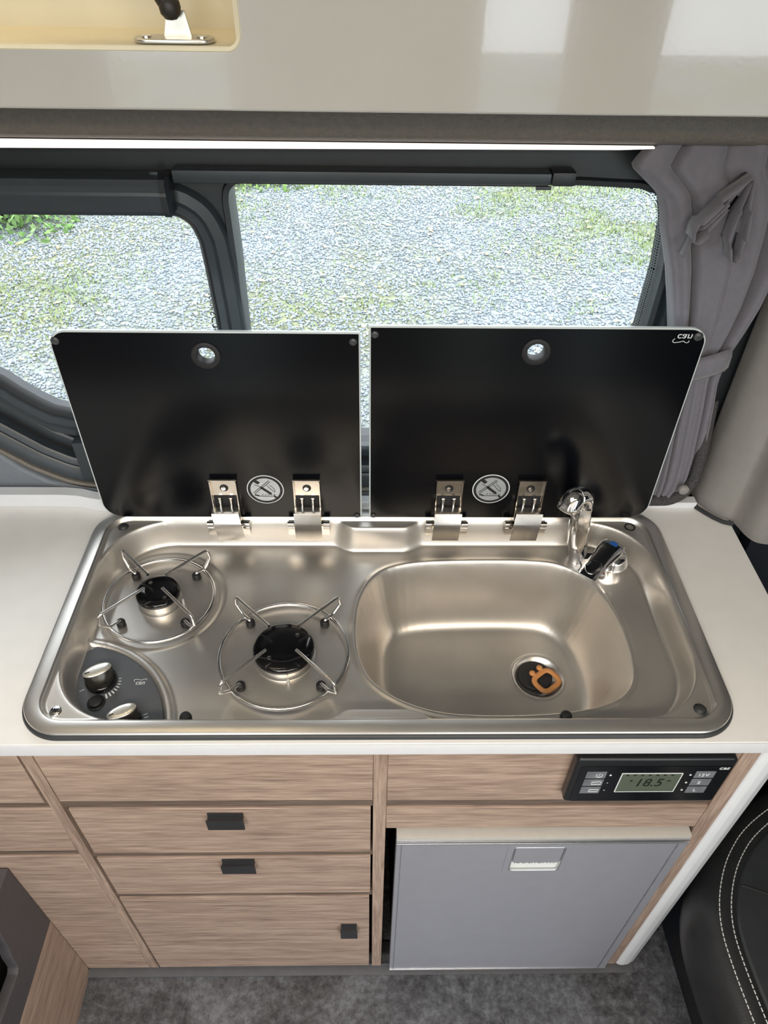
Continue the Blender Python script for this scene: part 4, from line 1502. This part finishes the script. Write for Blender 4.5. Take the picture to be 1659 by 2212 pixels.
# right cabinet round the fridge
cr = thing('fridge_cabinet', 'wood-grain housing around the grey fridge with white end panel', 'cabinet', (0.27, 0.2, BZ))
box('fascia', 0.0098, 0.4694, CY + 0.001, CY + 0.017, -0.1755, -0.0237, 'wood_x', cr, 0.0006, 1)
box('cross_rail', 0.0098, 0.4694, CY + 0.0030, CY + 0.034, -0.1953, -0.1760, 'wood_shade', cr)
box('lower_fascia', 0.0098, 0.4694, CY, CY + 0.017, -0.2600, -0.1958, 'wood_x', cr, 0.0008, 1)
mb = MB()
mb.box(0.4697, 0.4925, CY - 0.0005, 0.40, BZ, -0.0237)
mb.build('side_panel', 'wood_z', cr)
ep = [(0.4927, 0.0030), (0.505, 0.0005), (0.517, 0.0020), (0.5300, 0.0080), (0.5400, 0.0180), (0.5445, 0.0300), (0.5460, 0.10), (0.5460, 0.42), (0.4927, 0.42)]
ep = [tuple(p) for p in fillet(ep, 0.010, 4, True)]
plate('end_panel', [ep], 0.858, 'XY', -0.0237, 'white_gloss', cr)
box('recess_back', 0.0098, 0.4694, 0.38, 0.395, BZ, -0.20, 'gap_shade', cr)
kk = box('kick_strip', -1.25, 0.5300, -0.0090, 0.0120, FLOOR + 0.0005, FLOOR + 0.0065, 'kick', None, 0.001)
tag(kk, 'grey kick strip on the floor along the cabinets', 'kick strip')
box('plinth', -1.25, -0.4602, 0.03, 0.05, FLOOR + 0.001, BZ - 0.0005, 'gap_shade', cl)
box('plinth', -0.4597, 0.0095, 0.03, 0.05, FLOOR + 0.001, BZ - 0.0005, 'gap_shade', cm)
box('plinth', 0.0098, 0.5300, 0.03, 0.05, FLOOR + 0.001, BZ - 0.0005, 'gap_shade', cr)

# ---- fridge
fg = thing('fridge', 'grey compact fridge under the sink with a recessed handle', 'fridge', (0.25, 0.15, FLOOR))
FX0, FX1, FYF = 0.0262, 0.4655, -0.0065
box('body', FX0 + 0.004, FX1 - 0.002, 0.030, 0.37, -0.888, -0.2720, 'gap_shade', fg, 0.003)
box('top_flange', FX0, FX1, FYF + 0.002, 0.030, -0.2790, -0.2700, 'fridge_top', fg, 0.0008)
box('frame', FX0, FX1, FYF + 0.0005, 0.020, -0.2835, -0.2792, 'fridge_alu', fg, 0.001)
hx0, hx1, hz0, hz1 = 0.2045, 0.2840, -0.3845, -0.3005
dd = plate('door', [rrect(FX0, FX1, -0.8700, -0.2890, 0.0015), rrect(hx0, hx1, hz0, hz1, 0.006)], 0.020, 'XZ', FYF, 'fridge', fg, bevel=0.0008)
box('edge_trim', FX0, FX1, FYF - 0.0012, FYF + 0.004, -0.2888, -0.2868, 'fridge_alu', dd, 0.0005)
box('edge_trim', FX0, FX1, FYF - 0.0016, FYF + 0.006, -0.8735, -0.8690, 'fridge_alu', dd, 0.0008)
box('edge_trim', FX1 - 0.0165, FX1 - 0.0145, FYF - 0.0010, FYF + 0.001, -0.8690, -0.2920, 'key', dd, 0.0003)
box('edge_trim', FX0 + 0.0070, FX0 + 0.0082, FYF - 0.0008, FYF + 0.001, -0.8690, -0.2920, 'key', dd, 0.0003)
# handle: outer frame, tray, flap
hd = thing_h = None
hb = box('handle_tray', hx0 - 0.001, hx1 + 0.001, FYF + 0.0030, FYF + 0.0160, hz0 - 0.001, hz1 + 0.001, 'white_plastic', dd)
plate('handle_frame', [rrect(hx0 - 0.0095, hx1 + 0.0095, hz0 - 0.006, hz1 + 0.0115, 0.004), rrect(hx0 + 0.0008, hx1 - 0.0008, hz0 + 0.0008, hz1 - 0.0008, 0.006)], 0.0030, 'XZ', FYF - 0.0008, 'fridge', dd, bevel=0.0004)
plate('handle_rim', [rrect(hx0 - 0.0004, hx1 + 0.0004, hz0 - 0.0004, hz1 + 0.0004, 0.006), rrect(hx0 + 0.0018, hx1 - 0.0018, hz0 + 0.0018, hz1 - 0.0018, 0.005)], 0.0034, 'XZ', FYF - 0.0014, 'fridge_alu', dd, bevel=0.0008)
plate('handle_flap', [rrect(hx0 + 0.0030, hx1 - 0.0030, -0.3560, -0.3030, (0.004, 0.004, 0.002, 0.002))], 0.0026, 'XZ', FYF - 0.0004, 'fridge', dd, bevel=0.0008)
text('printed_name', 'isotherm', 0.0170, 0.2440, -0.3600, 'XZ', FYF + 0.0028, 'key', dd, sx=1.05)

# ---- control panel with display
ct = thing('display_panel', 'black control panel with a small display mounted above the fridge', 'control panel', (0.353, CY, -0.15))
CX0, CX1, CZ0, CZ1 = 0.2490, 0.4555, -0.1490, -0.0375
hsg = plate('housing', [rrect(CX0, CX1, CZ0, CZ1, 0.007)], 0.0160, 'XZ', CY - 0.0152, 'ctrl', ct, bevel=0.0035)
plate('face', [rrect(CX0 + 0.0080, CX1 - 0.0030, CZ0 + 0.0035, CZ1 - 0.0165, 0.004)], 0.0008, 'XZ', CY - 0.0159, 'ctrl_glass', ct)
yf = CY - 0.0163
lc = plate('lcd', [rrect(0.3135, 0.3915, -0.1190, -0.0715, 0.0008)], 0.0005, 'XZ', yf, 'lcd', ct)
plate('lcd_border', [rrect(0.3125, 0.3925, -0.1200, -0.0705, 0.001), rrect(0.3137, 0.3913, -0.1188, -0.0717, 0.0008)], 0.0006, 'XZ', yf - 0.0002, 'white_print', lc)
text('digits', '18.5', 0.0280, 0.3530, -0.0955, 'XZ', yf - 0.0003, 'lcd_ink', lc, shear=0.12, sx=0.78)
mb = MB()
for k in range(7):
    mb.box(0.319 + k * 0.0098, 0.3225 + k * 0.0098, yf - 0.0005, yf - 0.0002, -0.0762, -0.0738)
mb.box(0.376, 0.381, yf - 0.0005, yf - 0.0002, -0.0905, -0.0888)
mb.box(0.3275, 0.3305, yf - 0.0005, yf - 0.0002, -0.0910, -0.0880)
mb.build('lcd_icons', 'lcd_ink', lc)
for side, xs in ((0, (0.2665, 0.2925)), (1, (0.4085, 0.4345))):
    for k in range(3):
        zt = -0.0665 - k * 0.0200
        ky = plate('key', [rrect(xs[0], xs[1], zt - 0.0165, zt, 0.0006)], 0.0012, 'XZ', yf - 0.0002, 'key', ct, bevel=0.0003)
        yk = yf - 0.0006
        cxk, czk = (xs[0] + xs[1]) / 2 + (0.004 if side == 0 else -0.002), zt - 0.0083
        if side == 0 and k == 0:
            mbk = MB()
            mbk.tube([(cxk + 0.0042 * math.sin(math.radians(a_)), yk, czk + 0.0042 * math.cos(math.radians(a_))) for a_ in range(35, 326, 15)], 0.0004, 6)
            mbk.tube([(cxk, yk, czk), (cxk, yk, czk + 0.0055)], 0.0004, 6)
            mbk.build('key_symbol', 'white_print', ky)
        elif side == 0:
            w_ = 0.0062
            pts_ = [(cxk - w_, yk, czk - .003), (cxk + w_, yk, czk - .003), (cxk + w_, yk, czk + .003), (cxk + w_ * .4, yk, czk + (.0044 if k == 1 else .003)), (cxk - w_ * .4, yk, czk + .003), (cxk - w_, yk, czk + .003)]
            MB().tube(pts_, 0.0004, 6, True).build('key_symbol', 'white_print', ky)
        else:
            text('key_symbol', ('12V', 'S', 'L')[k], 0.0095, cxk, czk, 'XZ', yk, 'white_print', ky)
        dx = xs[1] + 0.0058 if side == 0 else xs[0] - 0.0058
        if side == 0 and k:
            sgn = 1 if k == 1 else -1
            pydata('marker', [(dx - 0.0014, yf - 0.0002, czk - sgn * .0009), (dx + 0.0014, yf - 0.0002, czk - sgn * .0009), (dx, yf - 0.0002, czk + sgn * .0012)], [(0, 1, 2)], 'white_print', ct)
        else:
            MB().lathe((dx, yf - 0.0001, czk), [(0.0016, 0.0), (0.0014, 0.0004), (0.0003, 0.0005)], 14, 'y').build('indicator', 'white_print', ct)
text('maker_name', 'CBE', 0.0070, 0.4420, -0.0595, 'XZ', yf, 'white_print', ct, sx=1.1, shear=0.15)

# ================================================================== BENCH (left foreground)
BX = -0.5845
bn = thing('bench_base', 'bench base with grey upper panel over a wood-grain board', 'bench', (-0.8, -0.3, FLOOR))
box('wood_board', BX - 0.018, BX, -0.80, CY - 0.001, FLOOR + 0.001, -0.6200, 'wood_y', bn, 0.0008, 1)
cut = [(-0.0655, -0.425), (-0.074, -0.440), (-0.0785, -0.465), (-0.0800, -0.487), (-0.0830, -0.498), (-0.0870, -0.512), (-0.0885, -0.530), (-0.0905, -0.545), (-0.098, -0.551), (-0.16, -0.5445), (-0.34, -0.530), (-0.36, -0.50), (-0.36, -0.425)]
cut = [tuple(p) for p in fillet(cut, 0.006, 4, True)]
plate('grey_panel', [rrect(-0.80, CY - 0.001, -0.6198, -0.3890, 0.002), cut], 0.018, 'YZ', BX, 'bench_grey', bn, bevel=0.0015)
plate('top_board', [rrect(-1.2, BX - 0.0185, -0.80, CY - 0.001, 0.003)], 0.018, 'XY', -0.3895, 'bench_grey', bn, bevel=0.0015)
box('cutout_shade', BX - 0.06, BX - 0.045, -0.75, -0.02, FLOOR + 0.002, -0.42, 'gap_shade', bn)  # black sheet standing in for the shaded inside behind the cutout

# ================================================================== CURTAIN
cu = thing('curtain', 'grey gathered curtain tied back beside the right window', 'curtain', (0.46, 0.445, 0.01))
rows = [(.568, .318, .470), (.552, .305, .480), (.535, .2965, .488), (.520, .316, .497), (.503, .338, .504), (.480, .349, .509), (.462, .353, .511), (.410, .3745, .5125),
        (.360, .391, .508), (.323, .402, .500), (.290, .412, .492), (.262, .424, .490), (.240, .430, .490), (.200, .432, .496), (.165, .434, .501), (.110, .440, .5085), (.070, .444, .5105), (.045, .446, .506), (.026, .447, .492)]
NU, NV = 120, 90
zs = np.array([r[0] for r in rows])[::-1]
xl = np.array([r[1] for r in rows])[::-1]
xr = np.array([r[2] for r in rows])[::-1]
V = []
for j in range(NV):
    z = .568 + (.026 - .568) * j / (NV - 1)
    a_, b_ = np.interp(z, zs, xl), np.interp(z, zs, xr)
    tight = math.exp(-((z - .262) / .045) ** 2)
    fan = np.clip((z - .262) / .3, -1, 1)
    for i in range(NU):
        u = i / (NU - 1)
        ph = 2 * PI * (3.7 * u + 0.20 * math.sin(2.2 * u + 3 * z) + 0.10 * math.sin(11 * u)) + 0.7
        fold = math.sin(ph) - .32 * math.cos(2 * ph + .4) + .12 * math.sin(3 * ph + 6 * z)
        amp = 0.0165 * (1 - .35 * tight) * (0.8 + .2 * math.sin(5 * u + 6 * z))
        y = .432 + amp * fold - .004 * (1 - tight) * math.sin(PI * u)
        xx = a_ + (b_ - a_) * (u + .055 * math.cos(ph + .5) * (1 - u) * u * 4)
        up_ = max(0, (z - .45) / .12)
        y += up_ * (0.007 * math.sin(30 * z + 7 * u) + 0.006 * math.sin(17 * u - 24 * z))
        y = .452 - math.log(1 + math.exp((.452 - y) / .004)) * .004 if y > .40 else y
        V.append((xx, y, z))
F = [(j * NU + i, j * NU + i + 1, (j + 1) * NU + i + 1, (j + 1) * NU + i) for j in range(NV - 1) for i in range(NU - 1)]
co = pydata('cloth', V, F, 'curtain', cu, 180)
md = co.modifiers.new('thick', 'SOLIDIFY')
md.thickness = 0.0016


def ribbon(name, pts, width, parent, th=0.0016):
    """closed or open band whose width runs along y"""
    P = fillet([(p[0], p[1], p[2]) for p in pts], 0.02, 5)
    v, f = [], []
    for k, p in enumerate(P):
        w = width * (0.8 + .2 * math.sin(PI * k / (len(P) - 1)))
        dy = 0.004 * math.sin(k * .7)
        v += [p + Vector((0, -w / 2 + dy, 0)), p + Vector((0.001, dy, 0.001)), p + Vector((0, w / 2 + dy, 0))]
    for k in range(len(P) - 1):
        for q in range(2):
            f.append((3 * k + q, 3 * k + q + 1, 3 * k + 4 + q, 3 * k + 3 + q))
    o = pydata(name, v, f, 'curtain', parent, 180)
    m = o.modifiers.new('thick', 'SOLIDIFY')
    m.thickness = th
    return o


ribbon('bow_loop', [(0.4236, 0.4040, 0.5366), (0.3940, 0.3940, 0.5119), (0.3724, 0.3880, 0.4898), (0.3643, 0.3860, 0.4755), (0.3724, 0.3870, 0.4638), (0.3872, 0.3910, 0.4768), (0.4047, 0.3980, 0.5028), (0.4236, 0.4060, 0.5327)], 0.030, cu)
ribbon('bow_loop', [(0.4290, 0.4040, 0.5314), (0.4304, 0.3940, 0.5028), (0.4331, 0.3880, 0.4703), (0.4318, 0.3860, 0.4482), (0.4223, 0.3870, 0.4404), (0.4155, 0.3910, 0.4638), (0.4182, 0.3980, 0.5002), (0.4264, 0.4060, 0.5288)], 0.030, cu)
ribbon('bow_tail', [(0.4236, 0.4020, 0.5340), (0.4047, 0.3980, 0.5093), (0.3805, 0.4000, 0.4768), (0.3724, 0.4020, 0.4404)], 0.022, cu)
v, f = [], []
for k in range(9):
    t = k / 8
    x = 0.402 + 0.086 * t
    for (dz_, dy) in ((0.017, 0.004), (0.008, -0.002), (-0.008, -0.003), (-0.018, 0.003)):
        v.append((x, 0.416 - 0.008 * math.sin(PI * t) + dy, 0.264 + 0.022 * t + dz_))
for k in range(8):
    for q in range(3):
        f.append((4 * k + q, 4 * k + q + 1, 4 * k + 5 + q, 4 * k + 4 + q))
tb = pydata('tie_band', v, f, 'curtain', cu, 180)
md = tb.modifiers.new('thick', 'SOLIDIFY')
md.thickness = 0.002
pth = fillet([(0.4990, 0.440, 0.205), (0.5060, 0.428, 0.125), (0.5065, 0.420, 0.070), (0.4960, 0.417, 0.038), (0.4760, 0.4165, 0.0240), (0.440, 0.4165, 0.0235)], 0.03, 6)
MB().tube(pth, 0.0092, 14).build('braided_edge', 'braid', cu, 60)
MB().lathe((0.4880, 0.4040, 0.0560), [(0.0082, -0.004), (0.0082, 0.0010), (0.0070, 0.0024), (0.0010, 0.0030)], 24, 'y').build('snap_button', 'pillar', cu, 60)

# ================================================================== PASSENGER SEAT (right foreground)
st = thing('seat', 'black leather seat with white double stitching beside the cabinet end', 'seat', (0.85, -0.1, FLOOR))
# outline of the cushion seen from above (x, y), swept into a padded body
SO = [(0.600, -0.62), (0.560, -0.45), (0.541, -0.30), (0.530, -0.20), (0.524, -0.12), (0.524, -0.06), (0.535, -0.01), (0.557, 0.04), (0.590, 0.09), (0.645, 0.145), (0.74, 0.20), (0.86, 0.235), (1.0, 0.235), (1.14, 0.19), (1.20, 0.08), (1.22, -0.2), (1.20, -0.62)]
SO = [tuple(p) for p in chaikin(SO, 2)]
cxs, cys = 0.89, -0.17
lay = [(0.055, -0.66), (0.030, -0.645), (0.006, -0.61), (0.0, -0.57), (0.004, -0.535), (0.016, -0.512), (0.034, -0.500), (0.056, -0.496), (0.075, -0.500), (0.10, -0.508), (0.16, -0.516), (0.24, -0.52)]
v, f = [], []
n = len(SO)
for (ins, z) in lay:
    L = offset_loop(SO, -ins)
    for p in L:
        v.append((p.x, p.y, z))
for i in range(len(lay) - 1):
    for k in range(n):
        l = (k + 1) % n
        f.append((i * n + k, i * n + l, (i + 1) * n + l, (i + 1) * n + k))
f += [tuple(range(n)), tuple((len(lay) - 1) * n + k for k in range(n))]
pydata('cushion', v, f, 'seat', st, 60)


def stitch(ins, z, nm='stitching'):
    L = [Vector((p.x, p.y, z)) for p in offset_loop(SO, -ins)]
    mb = MB()
    # resample by length
    pts = L + [L[0]]
    acc, step, dash = 0.0, 0.0078, 0.0056
    seglen = [(pts[i + 1] - pts[i]).length for i in range(n)]
    total = sum(seglen)
    def at(s_):
        s_ = s_ % total
        for i, q in enumerate(seglen):
            if s_ <= q:
                return pts[i].lerp(pts[i + 1], s_ / max(q, 1e-9))
            s_ -= q
        return pts[-1]
    s_ = 0.0
    while s_ < total:
        p, q = at(s_), at(s_ + dash)
        if p.x < 0.95:
            mb.tube([p, (p + q) / 2 + Vector((0, 0, 0.0005)), q], 0.0009, 5)
        s_ += step
    o_ = mb.build(nm, 'thread', st)
    o_['kind'] = 'stuff'
    return o_


stitch(0.0400, -0.4985)
stitch(0.0580, -0.4955)
# centre panel, slightly proud, with seam
ctr_ = [tuple(p) for p in offset_loop(SO, -0.066)]
plate('centre_panel', [ctr_], 0.016, 'XY', -0.4955, 'seat2', st, bevel=0.006)
mb = MB()
p0, p1 = Vector((0.622, 0.010, -0.4945)), Vector((0.86, -0.075, -0.4945))
mb.tube([p0, p1], 0.0014, 6)
mb.build('seam', 'rubber', st)
mb = MB()
for k in range(22):
    a_ = Vector((0.735, -0.045, -0.4945)).lerp(Vector((0.80, 0.19, -0.4945)), k / 22)
    b_ = Vector((0.735, -0.045, -0.4945)).lerp(Vector((0.80, 0.19, -0.4945)), (k + .65) / 22)
    mb.tube([a_, (a_ + b_) / 2 + Vector((0, 0, .0004)), b_], 0.0009, 5)
o_ = mb.build('stitching', 'thread', st)
o_['kind'] = 'stuff'
# seat base with lever and ribbed bellows
plate('base', [[tuple(p) for p in fillet([(0.618, 0.30), (0.616, 0.07), (0.622, -0.10), (0.640, -0.62), (1.20, -0.62), (1.20, 0.30)], 0.01, 4, True)]], -(FLOOR + 0.001) - 0.70, 'XY', -0.70, 'navy', st)
plate('side_cover', [[tuple(p) for p in fillet([(0.20, -0.88), (0.20, -0.70), (0.06, -0.62), (-0.30, -0.63), (-0.58, -0.66), (-0.58, -0.88)], 0.02, 4, True)]], 0.012, 'YZ', 0.629, 'rubber', st, bevel=0.003)
MB().tube(fillet([(0.634, -0.03, -0.665), (0.620, -0.045, -0.672), (0.616, -0.10, -0.715), (0.615, -0.24, -0.790), (0.615, -0.40, -0.845)], 0.02, 4), 0.0045, 10).build('adjuster_bar', 'gasket', st, 60)
for k in range(9):
    yk = -0.125 - k * 0.022
    box('rib', 0.6290, 0.6420, yk - 0.006, yk + 0.006, -0.800, -0.735, 'rubber', st, 0.002, 1)
# seat back rising outside the view
box('backrest', 0.70, 1.18, -0.70, -0.58, -0.60, 0.05, 'seat', st, 0.05, 4)

# ---- dark door side beyond the worktop end
dp = thing('door_panel', 'dark cab door lining beyond the worktop end', 'door panel', (0.95, 0.46, FLOOR))
box('lining', 0.662, 1.34, 0.44, 0.475, FLOOR + 0.001, 0.55, 'navy', dp, 0.004)
box('armrest', 0.70, 1.30, 0.33, 0.4395, -0.36, -0.27, 'dark2', dp, 0.02, 4)
